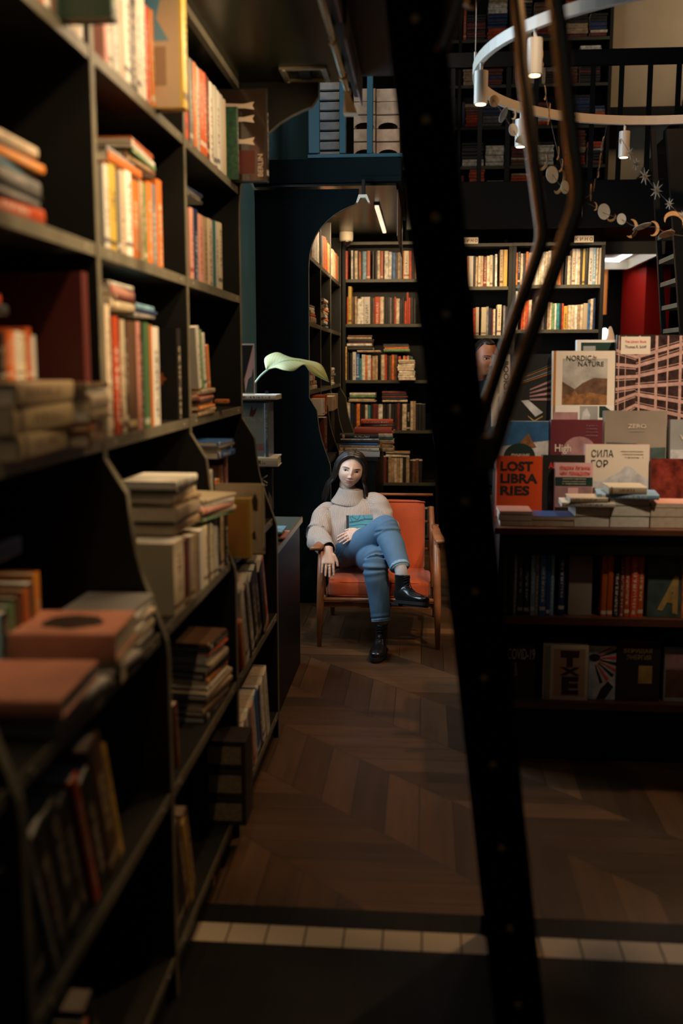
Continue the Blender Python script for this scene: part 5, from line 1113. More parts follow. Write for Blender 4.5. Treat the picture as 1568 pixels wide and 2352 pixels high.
st_ = mk('stem', tube(B(), crom([Vector((-.99, Yp, zt2+.2)), Vector((-.985, Yp, zt2+.4)), lp_(540, 950), lp_(560, 915), lp_(585, 880), lp_(606, 856), lp_(640, 835, -.012), lp_(690, 829, -.018)], 5), [.005]*31+[.003]*5, 8), mat('leaf_stem_green', (.3, .4, .28), .45), pl, smooth=True)
for o in (v_, st_): o.matrix_parent_inverse = pli
# low corner cabinet and the pile of books behind the woman's head
Yc2 = 7.3; zc2 = PY(830, 1050, Yc2).z; ca0, ca1 = -.80, PY(868, 1050, Yc2).x
lc = empty('corner_cabinet', (-.6, Yc2, 0)); T(lc, 'low dark cabinet in the corner behind the chair carrying a pile of books', 'cabinet')
for nm, bm, m in (('cabinet_top', bev(box(B(), XD+.005, ca1, Yc2, 8.9, zc2-.03, zc2), .002, 1), M_wood), ('body', box(B(), XD+.02, ca1-.02, Yc2+.02, 8.88, .001, zc2-.03), M_black)): mk(nm, bm, m, lc).matrix_parent_inverse = Matrix.Translation((.6, -Yc2, 0))
xm_ = PY(820, 1050, Yc2).x+.02
rb = 'on the corner cabinet behind the woman'
zz_ = stack(rb, xm_, Yc2-.01, zc2+.001, 'W46/300/200 C22/290/190 T18/300/200 B16/270/180 K22/265/180 W8/280/190 K30/285/190 ', jit=.006, hard=True)
stack(rb, xm_+.1, Yc2+.12, zz_-.03+.03, 'R38/280/190', form='thick topmost book', hard=True)
stack('in the rear pile on the corner cabinet', xm_+.09, Yc2+.45, zc2+.001, 'W30/270/190 C30/270/190 C30/270/190 A20/270/190 W30/270/190 O22/270/190 K30/280/190 U20/250/180 R30/250/180', jit=.02)
# ================================================================== orange armchair
def Q(u, v, Y): return PY(u, v, Y)
YF = PZ(1000, 1490, 0).y           # front legs
M_or = bpy.data.materials.new('orange_wool_upholstery'); M_or.use_nodes = True; g_ = NG(M_or); b_ = M_or.node_tree.nodes['Principled BSDF']
tc = g_.n('TexCoord'); n1 = g_.n('TexNoise'); n1.inputs['Scale'].default_value = 220; n1.inputs['Detail'].default_value = 3; g_.l(tc.outputs['Object'], n1.inputs['Vector'])
n2 = g_.n('TexNoise'); n2.inputs['Scale'].default_value = 9; g_.l(tc.outputs['Object'], n2.inputs['Vector'])
g_.l(g_.mix(g_.math('MULTIPLY', g_.math('ADD', n1.outputs['Fac'], n2.outputs['Fac']), .5), (.28, .028, .006), (.66, .12, .022)), b_.inputs['Base Color']); b_.inputs['Roughness'].default_value = .85; b_.inputs['Sheen Weight'].default_value = .3
bp_ = g_.n('Bump'); bp_.inputs['Strength'].default_value = .4; bp_.inputs['Distance'].default_value = .002; g_.l(n1.outputs['Fac'], bp_.inputs['Height']); g_.l(bp_.outputs[0], b_.inputs['Normal'])
M_teak = mat('teak_chair_wood', (.26, .095, .035), .38, nz=.25, nscale=12)
cL, cR = Q(738, 1490, YF), Q(1000, 1488, YF)
CX = (cL.x+cR.x)/2; CW2 = (cR.x-cL.x)/2
chr_ = empty('armchair', (CX, YF, 0)); T(chr_, 'orange upholstered mid-century armchair with teak frame the woman sits in', 'chair'); ci_ = Matrix.Translation((-CX, -YF, 0))
def cpart(nm, bm, m, smooth=False, par=None):
    o = mk(nm, bm, m, chr_ if par is None else par, smooth)
    if par is None: o.matrix_parent_inverse = ci_
    return o
def taper(pts, r, seg=12): return tube(B(), pts, r, seg)
def cushion(nm, x0, x1, y0, y1, z0, z1, r=.03, bulge=.015, M=None):
    bm = B(); nx, ny = 14, 14
    def sp(t): return t
    rings = []
    # rounded box via superellipsoid-like grid
    bmesh.ops.create_cube(bm, size=1)
    bmesh.ops.subdivide_edges(bm, edges=bm.edges[:], cuts=9, use_grid_fill=True)
    hx, hy, hz = (x1-x0)/2, (y1-y0)/2, (z1-z0)/2
    for v in bm.verts:
        p = v.co*2; q = Vector((p.x*hx, p.y*hy, p.z*hz))
        c = Vector((max(-hx+r, min(hx-r, q.x)), max(-hy+r, min(hy-r, q.y)), max(-hz+r*.8, min(hz-r*.8, q.z))))
        d = q-c
        if d.length > 1e-6: q = c+d.normalized()*min(d.length, r)
        k = (1-p.x**2*.9)*(1-p.y**2*.9)
        if abs(p.z) > .2: q.z += math.copysign(bulge*k, p.z)
        kk = (1-p.x**4)*(1-p.z**2); q.y += math.copysign(bulge*.5*kk, p.y) if abs(p.y) > .95 else 0
        v.co = q+Vector(((x0+x1)/2, (y0+y1)/2, (z0+z1)/2))
    if M is not None: bm.transform(M)
    o = cpart(nm, bm, M_or, True)
    for s in (1, -1):
        P = []
        for i in range(41):
            a = 2*PI*i/40; ca, sa = math.cos(a), math.sin(a); e = .22
            P.append(Vector(((x0+x1)/2+(hx-.002)*math.copysign(abs(ca)**e, ca), (y0+y1)/2+(hy-.002)*math.copysign(abs(sa)**e, sa), (z0+z1)/2+s*(hz-r*.35))))
        if M is not None: P = [M @ p for p in P]
        mk('piping', tube(B(), P, .0045, 6, cap=False), M_or, o, True)
    return o
SX0, SX1 = CX-CW2+.035, CX+CW2-.035
sz1 = Q(870, 1335, YF+.03).z
cushion('seat_cushion', SX0, SX1, YF+.03, YF+.60, sz1-.10, sz1+.005, .035, .012, Mt(0, YF+.6, 0) @ Rt(.06, 'X') @ Mt(0, -YF-.6, 0) @ Mt(0, 0, .035) if 0 else Mt(0, YF, sz1) @ Rt(-.07, 'X') @ Mt(0, -YF, -sz1))
# back cushion reclines: foot at seat rear, top higher and farther back
bh = .66; Yb0 = YF+.54; rec = .36
tp = Q(930, 1142, YF+.82)
bz0 = sz1-.04; bh = (tp.z-bz0)/math.cos(rec)
cushion('back_cushion', SX0+.03, SX1-.035, 0, .10, 0, bh, .035, .008, Mt(0, Yb0, bz0) @ Rt(-rec, 'X'))
# frame
for s, c in ((-1, cL), (1, cR)):
    x = c.x
    armz = Q(990, 1243, YF).z-(.05 if s < 0 else 0)
    cpart('front_leg', taper([(x+s*.012, YF-.012, .001), (x+s*.006, YF, sz1-.12), (x, YF+.005, armz-.02)], [.013, .022, .019]), M_teak, True)
    cpart('back_leg', taper([(x+s*.0, YF+.74, .001), (x, YF+.62, sz1-.10), (x, YF+.60, armz)], [.013, .022, .018]), M_teak, True)
    P = crom([Vector((x+s*.03, YF-.03, armz+.0)), Vector((x+s*.012, YF+.03, armz+.012)), Vector((x, YF+.2, armz+.014)), Vector((x, YF+.42, armz-.0)), Vector((x-s*.012, YF+.62, armz-.012))], 6)
    bm = B(); rgs = []
    for i, p in enumerate(P):
        f_ = i/(len(P)-1); w2 = .034*(1-f_)+.016*f_; rgs.append([bm.verts.new(p+Vector((a*w2, 0, b*.011))) for a, b in ((-1, -.6), (-.7, -1), (.7, -1), (1, -.6), (1, .5), (.7, 1), (-.7, 1), (-1, .5))])
    for A, C in zip(rgs, rgs[1:]):
        for j in range(8): bm.faces.new((A[j], A[(j+1) % 8], C[(j+1) % 8], C[j]))
    bm.faces.new(rgs[0][::-1]); bm.faces.new(rgs[-1]); bmesh.ops.recalc_face_normals(bm, faces=bm.faces[:])
    cpart('armrest', bm, M_teak, True)
    cpart('side_rail', taper([(x, YF+.01, sz1-.135), (x, YF+.62, sz1-.155)], [.018, .018], 10), M_teak, True)
    cpart('arm_bracket', taper(crom([Vector((x, YF+.02, armz-.06)), Vector((x, YF+.10, armz-.16)), Vector((x, YF+.16, sz1-.06)), Vector((x, YF+.2, sz1-.13))], 5), .011, 10), M_teak, True)
    # back upright beside the back cushion
    q = Mt(0, Yb0+.07, bz0) @ Rt(-rec, 'X')
    cpart('back_upright', taper([q @ Vector((x-s*.02, 0, -.12)), q @ Vector((x-s*.022, .0, bh*.5)), q @ Vector((x-s*.03, 0, bh-.055))], [.015, .022, .016]), M_teak, True)
cpart('front_stretcher', taper([(cL.x, YF+.005, Q(800, 1378, YF).z), (cR.x, YF+.005, Q(800, 1376, YF).z)], [.012, .012]), M_teak, True)
cpart('seat_rail', bev(box(B(), cL.x, cR.x, YF+.02, YF+.045, sz1-.16, sz1-.125), .004), M_teak)
cpart('seat_rail', bev(box(B(), cL.x, cR.x, YF+.60, YF+.625, sz1-.17, sz1-.125), .004), M_teak)
for k in range(3):
    q = Mt(0, Yb0+.11, bz0) @ Rt(-rec, 'X'); cpart('back_slat', taper([q @ Vector((cL.x+.02, 0, .12+k*.18)), q @ Vector((cR.x-.02, 0, .12+k*.18))], [.01, .01], 8), M_teak, True)
# ================================================================== people
def skin_mat():
    m = bpy.data.materials.new('skin'); m.use_nodes = True; g = NG(m); b = m.node_tree.nodes['Principled BSDF']
    at = g.n('Attribute'); at.attribute_name = 'tint'; sp = g.n('SeparateColor'); g.l(at.outputs['Color'], sp.inputs[0])
    nz = g.n('TexNoise'); nz.inputs['Scale'].default_value = 30
    base = g.mix(nz.outputs['Fac'], (.60, .39, .29), (.66, .44, .33))
    c = g.mix(sp.outputs[0], base, (.42, .13, .11)); c = g.mix(sp.outputs[1], c, (.58, .27, .19))
    g.l(c, b.inputs['Base Color']); b.inputs['Roughness'].default_value = .45
    b.inputs['Subsurface Weight'].default_value = .12; b.inputs['Subsurface Radius'].default_value = (.01, .004, .002); b.inputs['Subsurface Scale'].default_value = .5
    return m
M_skin = skin_mat()
M_hair = mat('dark_brown_hair', (.012, .008, .006), .38, nz=.3, nscale=40)
def ev(o, mods, m, name, parent=None, smooth=True):
    """apply a stack of modifiers without operators and return a clean mesh object"""
    for t, kw in mods:
        md = o.modifiers.new(t, t)
        for k, v in kw.items(): setattr(md, k, v)
    dg = bpy.context.evaluated_depsgraph_get(); dg.update()
    me = bpy.data.meshes.new_from_object(o.evaluated_get(dg)); bpy.data.objects.remove(o)
    me.materials.clear(); me.materials.append(m); me.name = name
    for p in me.polygons: p.use_smooth = smooth; p.material_index = 0
    n = bpy.data.objects.new(name, me); COL.objects.link(n); n.parent = parent
    return n
def interp(secs, k):
    """secs: list of (center, rx, ry, side). Catmull-Rom on all numbers."""
    A = [list(s[0])+[s[1], s[2]]+list(s[3]) for s in secs]; out = []; n = len(A)
    for i in range(n-1):
        a, b, c, d = A[max(i-1, 0)], A[i], A[i+1], A[min(i+2, n-1)]
        for j in range(k):
            t = j/k; out.append([.5*((2*q)+(r-p)*t+(2*p-5*q+4*r-s)*t*t+(3*q-p-3*r+s)*t*t*t) for p, q, r, s in zip(a, b, c, d)])
    out.append(A[-1]); return [(Vector(o[:3]), max(o[3], .001), max(o[4], .001), Vector(o[5:])) for o in out]
def loft(bm, secs, k=6, seg=32, noise_amp=0, noise_scale=6, cap=True, uv=None, fold=None, sup=1.0):
    S = interp(secs, k); R = []; C = [s[0] for s in S]; L = 0; n = len(S)
    for i, (c, rx, ry, sd) in enumerate(S):
        t = (C[min(i+1, n-1)]-C[max(i-1, 0)]).normalized(); X = (sd-t*sd.dot(t)).normalized(); Y = t.cross(X)
        ring = []
        for j in range(seg):
            a = 2*PI*j/seg; ca, sa = math.cos(a), math.sin(a)
            if sup != 1: ca = math.copysign(abs(ca)**sup, ca); sa = math.copysign(abs(sa)**sup, sa)
            d = X*ca*rx+Y*sa*ry; p = c+d
            if noise_amp: p += d.normalized()*noise_amp*noise.noise(Vector((p.x*noise_scale, p.y*noise_scale, p.z*noise_scale)))
            if fold: p += d.normalized()*fold(i/(n-1), a, p)
            ring.append(bm.verts.new(p))
        R.append(ring)
    for i in range(n-1):
        for j in range(seg):
            f = bm.faces.new((R[i][j], R[i][(j+1) % seg], R[i+1][(j+1) % seg], R[i+1][j]))
            if uv is not None:
                for l_, (a, b) in zip(f.loops, ((i, j), (i, j+1), (i+1, j+1), (i+1, j))): l_[uv].uv = (b/seg, a/(n-1))
    if cap: bm.faces.new(R[0][::-1]); bm.faces.new(R[-1])
    return R
def obj_tmp(bm):
    bmesh.ops.recalc_face_normals(bm, faces=bm.faces[:]); me = bpy.data.meshes.new('t'); bm.to_mesh(me); bm.free(); o = bpy.data.objects.new('t', me); COL.objects.link(o); return o
def G2(x, z, x0, z0, sx, sz): return math.exp(-((x-x0)/sx)**2-((z-z0)/sz)**2)
FEAT = [(0, .022, .009, .018, .007), (0, .0, .008, .018, .010), (0, -.021, .0095, .0085, .0125), (.0105, -.0255, .0055, .005, .005), (-.0105, -.0255, .0055, .005, .005), (0, -.036, .006, .004, -.002),
        (0, -.0445, .019, .0042, .0055), (0, -.0545, .015, .005, .0065), (0, -.0492, .02, .0014, -.004), (0, -.083, .017, .011, .006), (.028, .033, .018, .007, .003), (-.028, .033, .018, .007, .003),
        (.031, .013, .015, .0105, -.009), (-.031, .013, .015, .0105, -.009), (.04, -.02, .02, .018, .004), (-.04, -.02, .02, .018, .004), (0, -.065, .012, .004, -.003), (.026, -.0475, .006, .006, -.002), (-.026, -.0475, .006, .006, -.002)]
def head_surf(u, w):      # u: longitude (0 = front), w: latitude -1..1 -> local point
    z = math.sin(w); cz = math.cos(w)
    x = math.sin(u)*cz; y = -math.cos(u)*cz
    Z = z*(.112 if z > 0 else .107)
    jaw = 1.0
    if z < 0: jaw = 1-.31*(-z)**1.8*(1 if y < .25 else .9)-.05*(-z)
    X = x*.0735*jaw; Y = y*(.093 if y > 0 else .088)
    if z < 0 and y < 0: Y = Y*(1+.16*(-z)**1.2)      # chin stays forward
    if z < -.2 and y > 0: Y *= 1-.35*(-z-.2)
    if y < 0: X *= 1+.04*abs(y)
    if y < .2:
        f = min(1, (.2-y)*1.3); 
        for x0, z0, sx, sz, am in FEAT: Y -= f*am*G2(X, Z, x0, z0, sx, sz)
    return Vector((X, Y, Z))
def head_bm(bm, M):
    nu, nw = 160, 120; R = []
    for j in range(nw+1):
        w = -PI/2*.985+PI*.985*j/nw; row = []
        for i in range(nu):
            f = i/nu*2*PI; u = f-.35*math.sin(f); row.append(bm.verts.new(M @ head_surf(u, w)))
        R.append(row)
    for j in range(nw):
        for i in range(nu): bm.faces.new((R[j][i], R[j][(i+1) % nu], R[j+1][(i+1) % nu], R[j+1][i]))
    bm.faces.new(R[0][::-1]); bm.faces.new(R[-1])
    for s in (1, -1):       # ears
        P = [Vector((s*.072, .005, -.028)), Vector((s*.080, .012, -.005)), Vector((s*.084, .018, .018)), Vector((s*.078, .022, .03))]
        tube(bm, [M @ p for p in crom(P, 4)], [.006, .007, .008, .009, .010, .011, .012, .013, .013, .012, .011, .009, .006], 10)
_FS = [head_surf(i*.03, j*.02) for j in range(-60, 61) for i in range(-35, 36)]
def front_y(x, z):       # y of the face surface at (x,z), by search
    return min(_FS, key=lambda p: (p.x-x)**2+(p.z-z)**2).y
def strip_mesh(pts, r, M, m, nm, par):
    P = crom([Vector(p) for p in pts], 5); n = len(P); rr = [r*(.25+.75*math.sin(PI*min(1, .12+.8*i/(n-1)))) for i in range(n)]
    return mk(nm, tube(B(), [M @ p for p in P], rr, 8), m, par, True)
M_eye = mat('eye_white', (.55, .5, .46), .15); M_iris = mat('dark_brown_iris', (.025, .012, .006), .1); M_brow = mat('dark_brow_hair', (.02, .013, .01), .6); M_gl = mat('catch_light_cornea', (.02, .02, .02), .05)
def face_parts(par, M):
    for s in (-1, 1):
        ex, ez = s*.0315, .0125; ey = front_y(ex, ez)
        E = Mt(ex, ey+.0035, ez) @ Rt(s*.06, 'Y')
        bm = B(); bmesh.ops.create_uvsphere(bm, u_segments=24, v_segments=16, radius=1, matrix=M @ E @ Matrix.Diagonal((.0148, .0065, .0064, 1)))
        eye = mk('eye', bm, M_eye, par, True)
        bm = B(); bmesh.ops.create_uvsphere(bm, u_segments=20, v_segments=12, radius=1, matrix=M @ E @ Mt(s*.0016-.0004, -.0036, .0003) @ Matrix.Diagonal((.0062, .0034, .0055, 1))); mk('iris', bm, M_iris, eye, True)
        L = lambda x, z, d: (ex+s*x, front_y(ex+s*x, ez+z)-d, ez+z)
        strip_mesh([L(-.0135, -.001, .001), L(-.007, .0044, .0042), (L(.001, .0058, .0048)), L(.009, .0042, .0036), L(.0155, .001, .001)], .0016, M, M_brow, 'eyelashes', par)
        strip_mesh([L(-.017, .0185, .0004), L(-.005, .0205, .0006), L(.008, .0203, .0006), L(.021, .0135, .0002)], .0021, M, M_brow, 'eyebrow', par)
def tint(me, Minv, do=True):
    ca = me.color_attributes.new('tint', 'FLOAT_COLOR', 'POINT')
    for i, v in enumerate(me.vertices):
        p = Minv @ v.co; r = g = 0
        if p.y < -.05 and abs(p.x) < .045 and -.09 < p.z < .05:
            e = 1-((p.x/.025)**2+((p.z+.0492)/(.0088*(1-.35*(p.x/.025)**2)+1e-4))**2 if abs(p.x) < .025 else 9)
            r = max(0, min(1, e*2.2)); g = .45*math.exp(-((abs(p.x)-.038)/.018)**2-((p.z+.022)/.018)**2)+.35*G2(p.x, p.z, 0, -.024, .012, .008)
        ca.data[i].color = (r, g, 0, 1)
def finger(bm, P, r0, r1):
    P = crom(P, 4); n = len(P); tube(bm, P, [r0+(r1-r0)*i/(n-1)+(.0008 if i % 4 == 0 and 0 < i < n-1 else 0) for i in range(n)], 10)
    bmesh.ops.create_uvsphere(bm, u_segments=10, v_segments=8, radius=r1*1.0, matrix=Mt(*P[-1]))
def hand_bm(bm, W, D, N, S, curl, spread=.1, L=1.0, thumb=1, nails=None):
    """W wrist point, D direction wrist->knuckles, N back-of-hand normal, S towards the thumb side. curl: list of 4 total bends; builds palm + 5 fingers"""
    D = D.normalized(); N = (N-D*N.dot(D)).normalized(); S = D.cross(N)*(1 if D.cross(N).dot(S) > 0 else -1)
    pl_ = .085*L
    secs = [(W-D*.02, .024*L, .018*L, S), (W+D*.01, .027*L, .0165*L, S), (W+D*.045*L, .036*L, .014*L, S), (W+D*pl_*.92, .039*L, .0115*L, S), (W+D*pl_*1.02, .036*L, .008*L, S)]
    loft(bm, secs, 4, 20)
    ln = [.068, .078, .072, .056]; out = []
    for i in range(4):
        off = (.029-.0195*i)*L; base = W+D*(pl_*(.93-.02*abs(i-1.2)))+S*off; sp_ = spread*(1.4-i)*.6
        d = (D+S*sp_).normalized(); P = [base-d*.02*L, base]; seg = [ln[i]*L*.45, ln[i]*L*.3, ln[i]*L*.25]; n_ = N.copy(); cur = base
        for q in range(3):
            a = curl[i]*(.4, .38, .22)[q]; d2 = d*math.cos(a)-n_*math.sin(a); n_ = n_*math.cos(a)+d*math.sin(a); d = d2.normalized(); cur = cur+d*seg[q]; P.append(cur)
        finger(bm, P, (.0088 if i < 3 else .0078)*L, (.0062 if i < 3 else .0055)*L); out.append((P, d.copy(), n_.copy()))
    b = W+D*.02*L+S*.026*L; P = [b-S*.012*L, b+D*.012*L+S*.006*L, b+D*.042*L+S*.022*L-N*.008*L, b+D*.066*L+S*.027*L-N*.014*L]
    finger(bm, P, .0115*L, .0075*L); out.append((P, (P[-1]-P[-2]).normalized(), N.copy()))
    return out
def boot(par, M, nm='boot'):
    M_lea = mat('black_boot_leather', (.008, .008, .009), .22, coat=.3, bump=.1, bscale=60); M_sol = mat('black_rubber_sole', (.012, .011, .01), .55)
    bm = B(); Xd = Vector((0, 1, 0))
    secs = [(Vector((-.068, 0, .062)), .022, .03, Xd), (Vector((-.055, 0, .064)), .034, .04, Xd), (Vector((-.02, 0, .066)), .037, .046, Xd), (Vector((.03, 0, .063)), .038, .045, Xd), (Vector((.08, .002, .052)), .042, .033, Xd), (Vector((.13, .003, .046)), .045, .027, Xd), (Vector((.165, .002, .043)), .041, .024, Xd), (Vector((.19, 0, .04)), .028, .018, Xd), (Vector((.198, 0, .038)), .012, .01, Xd)]
    loft(bm, secs, 4, 28)
    loft(bm, [(Vector((-.018, 0, .05)), .044, .037, Vector((1, 0, 0))), (Vector((-.022, 0, .10)), .048, .037, Vector((1, 0, 0))), (Vector((-.024, 0, .14)), .046, .039, Vector((1, 0, 0))), (Vector((-.024, 0, .172)), .048, .041, Vector((1, 0, 0)))], 4, 28)
    o = ev(obj_tmp(bm), [('REMESH', dict(mode='VOXEL', voxel_size=.0035)), ('SMOOTH', dict(factor=.6, iterations=6))], M_lea, nm, par)
    o.data.transform(M)
    def prof(g_):
        P = []
        for i in range(36):
            a = 2*PI*i/36; x = math.cos(a); y = math.sin(a); xx = .064+.139*x; w_ = .044 if xx > .06 else .036; w_ = .036+.011*max(0, min(1, (xx+.02)/.14))
            P.append((xx+g_*x, math.copysign(abs(y)**.75, y)*(w_+g_)))
        return P
    bm = B(); prism(bm, prof(.004), .012, .03, 'z'); bm.transform(M); s = mk('sole', bm, M_sol, o)
    bm = B(); prism(bm, [(x, y) for x, y in prof(.003)], .0, .013, 'z')
    bm.free(); bm = B(); prism(bm, [(x, y) for x, y in prof(.001) if x < -.005]+[(-.005, .035), (-.005, -.035)][::-1], 0, .0125, 'z') if 0 else None
    box(bm, -.072, -.005, -.034, .034, 0, .0125); bm.transform(M); mk('heel_block', bm, M_sol, o)
    bm = B(); P_ = [(x, y) for x, y in prof(-.002) if x >= .03]; P_.sort(key=lambda q: math.atan2(q[1], q[0]-.1)); prism(bm, P_, 0.0, .0125, 'z'); bm.transform(M); mk('tread', bm, M_sol, o)
    M_lace = mat('black_laces', (.004, .004, .004), .8)
    for k, (x, z, hw) in enumerate(((.075, .085, .014), (.062, .096, .015), (.05, .108, .016), (.04, .12, .016), (.032, .135, .017), (.028, .15, .017), (.027, .163, .018))):
        mk('lace', tube(B(), [M @ Vector(p) for p in ((x-.012, -hw-.006, z-.008), (x, -hw*.5, z+.0015), (x+.001, 0, z+.003), (x, hw*.5, z+.0015), (x-.012, hw+.006, z-.008))], .0022, 6), M_lace, o, True)
    return o
def scalp(HM_, nm='hair_scalp', k=1.055, hl=1.0):
    bm = B(); R = []; nw, nu = 40, 80
    for j in range(nw+1):
        row = []
        for i in range(nu):
            u = i/nu*2*PI; fr = math.cos(u); low = -.35+(hl+.42)*max(0, min(1, (fr+.25)/.75))**.8   # hairline height round the head
            w = low+(PI/2*.995-low)*j/nw; p = head_surf(u, w); s_ = k if j > 0 else .93
            s_ = .93+(k-.93)*min(1, j/4)
            row.append(bm.verts.new(HM_ @ (p*s_+Vector((0, .004*(s_ > 1), 0)))))
        R.append(row)
    for A, C in zip(R, R[1:]):
        for i in range(nu): bm.faces.new((A[i], A[(i+1) % nu], C[(i+1) % nu], C[i]))
    bm.faces.new(R[-1]); return mk(nm, bm, M_hair, None, True)
# ------------------------------------------------------------------ the seated woman
Yw = YF
pe = empty('person', (CX, YF+.42, 0)); T(pe, 'woman in beige ribbed sweater and jeans, legs crossed, seated in orange armchair', 'person')
HM = Mt(*Q(804, 1080, Yw+.47)) @ Rt(math.radians(10.5), 'Y') @ Rt(math.radians(9), 'Z') @ Rt(math.radians(7), 'X') @ Matrix.Diagonal((1.09, 1.04, 1.02, 1))
neck = Q(806, 1142, Yw+.52); chest = Q(812, 1184, Yw+.48); waist = Q(808, 1232, Yw+.42); pel = Q(806, 1266, Yw+.41)
shR, elR, wrR = Q(752, 1184, Yw+.47), Q(727, 1232, Yw+.27), Q(754, 1264, Yw+.02)
shL, elL, wrL = Q(866, 1160, Yw+.47), Q(893, 1222, Yw+.36), Q(829, 1221, Yw+.215)
hipR, hipL = Q(783, 1276, Yw+.36), Q(836, 1272, Yw+.38)
knR, anR = Q(890, 1217, Yw+.06), Q(921, 1312, Yw-.15)
knL, anL = Q(863, 1293, Yw-.02), Q(876, 1440, Yw-.10)
X_ = Vector((1, 0, 0)); SDE = lambda a, b: (b-a).normalized()
body = B(); head_bm(body, HM)
chin_c = HM @ Vector((0, .02, -.075))
loft(body, [(HM @ Vector((0, .018, -.03)), .045, .05, X_), (HM @ Vector((0, .025, -.10)), .048, .05, X_), (neck, .055, .055, X_), (neck+Vector((0, 0, -.03)), .08, .06, X_)], 4, 24)
loft(body, [(neck+Vector((0, 0, -.02)), .06, .05, X_), (neck+Vector((0, 0, -.06)), .13, .07, X_), (chest, .14, .085, X_), (waist, .12, .08, X_), (pel, .14, .09, X_), (pel+Vector((0, 0, -.05)), .12, .08, X_)], 4, 24)
for a, b, c in ((shR, elR, wrR), (shL, elL, wrL)):
    loft(body, [(a, .045, .045, X_), ((a+b)/2, .042, .042, X_), (b, .036, .036, X_), ((b+c)/2, .036, .033, X_), (c, .027, .021, X_)], 4, 18)
for a, b, c in ((hipR, knR, anR), (hipL, knL, anL)):
    loft(body, [(a, .06, .06, X_), ((a+b)/2, .05, .05, X_), (b, .035, .035, X_), ((b+c)/2, .045, .045, X_), (c, .033, .033, X_)], 4, 18)
hp = hand_bm(body, wrR, Q(753, 1296, Yw-.03)-wrR, Vector((.1, -1, .25)), Vector((1, 0, .0)), [.35, .2, .3, .4], .08, 1.04)
hq = hand_bm(body, wrL, Q(772, 1240, Yw+.175)-wrL, Vector((.05, -.7, .7)), Vector((0, .1, 1)), [.45, .5, .55, .6], .05, .97)
bd = ev(obj_tmp(body), [('REMESH', dict(mode='VOXEL', voxel_size=.0026)), ('SMOOTH', dict(factor=.5, iterations=2))], M_skin, 'body', pe)
tint(bd.data, HM.inverted()); 
for o in (bd,): o.matrix_parent_inverse = Matrix.Translation(-pe.location)
class PW:      # parent wrapper: world-space meshes under the person
    pass
def own(o, par=None): o.parent = par or pe; o.matrix_parent_inverse = Matrix.Translation(-pe.location); return o
_before = set(COL.objects)
M_nail = mat('pale_nail', (.62, .42, .36), .25)
for P, d, n_ in hp+hq:
    c = P[-1]-d*.002+n_*.0045; s_ = d.cross(n_).normalized(); bm = B(); bmesh.ops.create_uvsphere(bm, u_segments=10, v_segments=8, radius=1, matrix=Matrix.Translation(c) @ Matrix(((d.x, s_.x, n_.x, 0), (d.y, s_.y, n_.y, 0), (d.z, s_.z, n_.z, 0), (0, 0, 0, 1))) @ Matrix.Diagonal((.0085, .0048, .002, 1)))
    mk('fingernail', bm, M_nail, None, True)
P, d, n_ = hp[1]; c = P[2].lerp(P[1], .45); d_ = (P[2]-P[1]).normalized(); o1 = d_.orthogonal().normalized(); o2 = d_.cross(o1)
mk('finger_ring', tube(B(), [c+(o1*math.cos(a)+o2*math.sin(a))*.0094 for a in [2*PI*i/20 for i in range(21)]], .0013, 6, cap=False), mat('silver_ring', (.7, .7, .7), .2, metal=1), None, True)
face_parts(None, HM)
# hair
F_ = [(-.006, -.066, .103), (.036, -.068, .097), (.068, -.046, .055), (.074, -.040, .0), (.079, -.026, -.05), (.086, -.018, -.10), (.090, -.012, -.155), (.086, -.005, -.20)]
Mi = [(-.008, -.01, .124), (.045, -.012, .112), (.079, -.006, .06), (.088, .002, .0), (.093, .01, -.06), (.10, .022, -.12), (.108, .03, -.18), (.108, .04, -.24)]
Bk = [(-.008, .06, .104), (.035, .085, .085), (.062, .09, .04), (.07, .098, -.02), (.072, .10, -.08), (.075, .095, -.14), (.08, .09, -.20), (.078, .085, -.27)]
bm = B(); rnd = random.Random(3)
for s in (-1, 1):
    for k in range(84):
        a = k/83; lay = rnd.uniform(-.003, .004)
        pts = []
        for f_, m_, b_ in zip(F_, Mi, Bk):
            f_, m_, b_ = Vector(f_), Vector(m_), Vector(b_); q = f_.lerp(m_, a*2) if a < .5 else m_.lerp(b_, a*2-1)
            if a < .5: q += (m_-f_).cross(Vector((0, 0, 1))).normalized()*0
            q = Vector((q.x*s, q.y, q.z)); q += q.normalized()*lay; pts.append(q)
        for i in range(3, len(pts)): pts[i] += Vector((rnd.uniform(-.006, .006), rnd.uniform(-.006, .006), 0))*(i/7)
        W_ = [HM @ p for p in pts]
        # below the jaw the hair hangs straight down in the world, resting on the shoulders
        for i in range(5, len(W_)): W_[i] = W_[4]+Vector(((W_[i].x-W_[4].x)*.75+s*.004*i, (W_[i].y-W_[4].y), -(.050*(i-4))*rnd.uniform(.9, 1.1)))
        if s > 0 and a < .45:
            for i in range(5, len(W_)): W_[i].y -= .028*(i-4)
        P_ = crom(W_, 4); n = len(P_); tube(bm, P_, [.0052+.004*math.sin(PI*min(1, i/n*1.25))-(.004*(i/n)**3) for i in range(n)], 6)
hair = mk('hair', bm, M_hair, None, True)
scalp(HM)
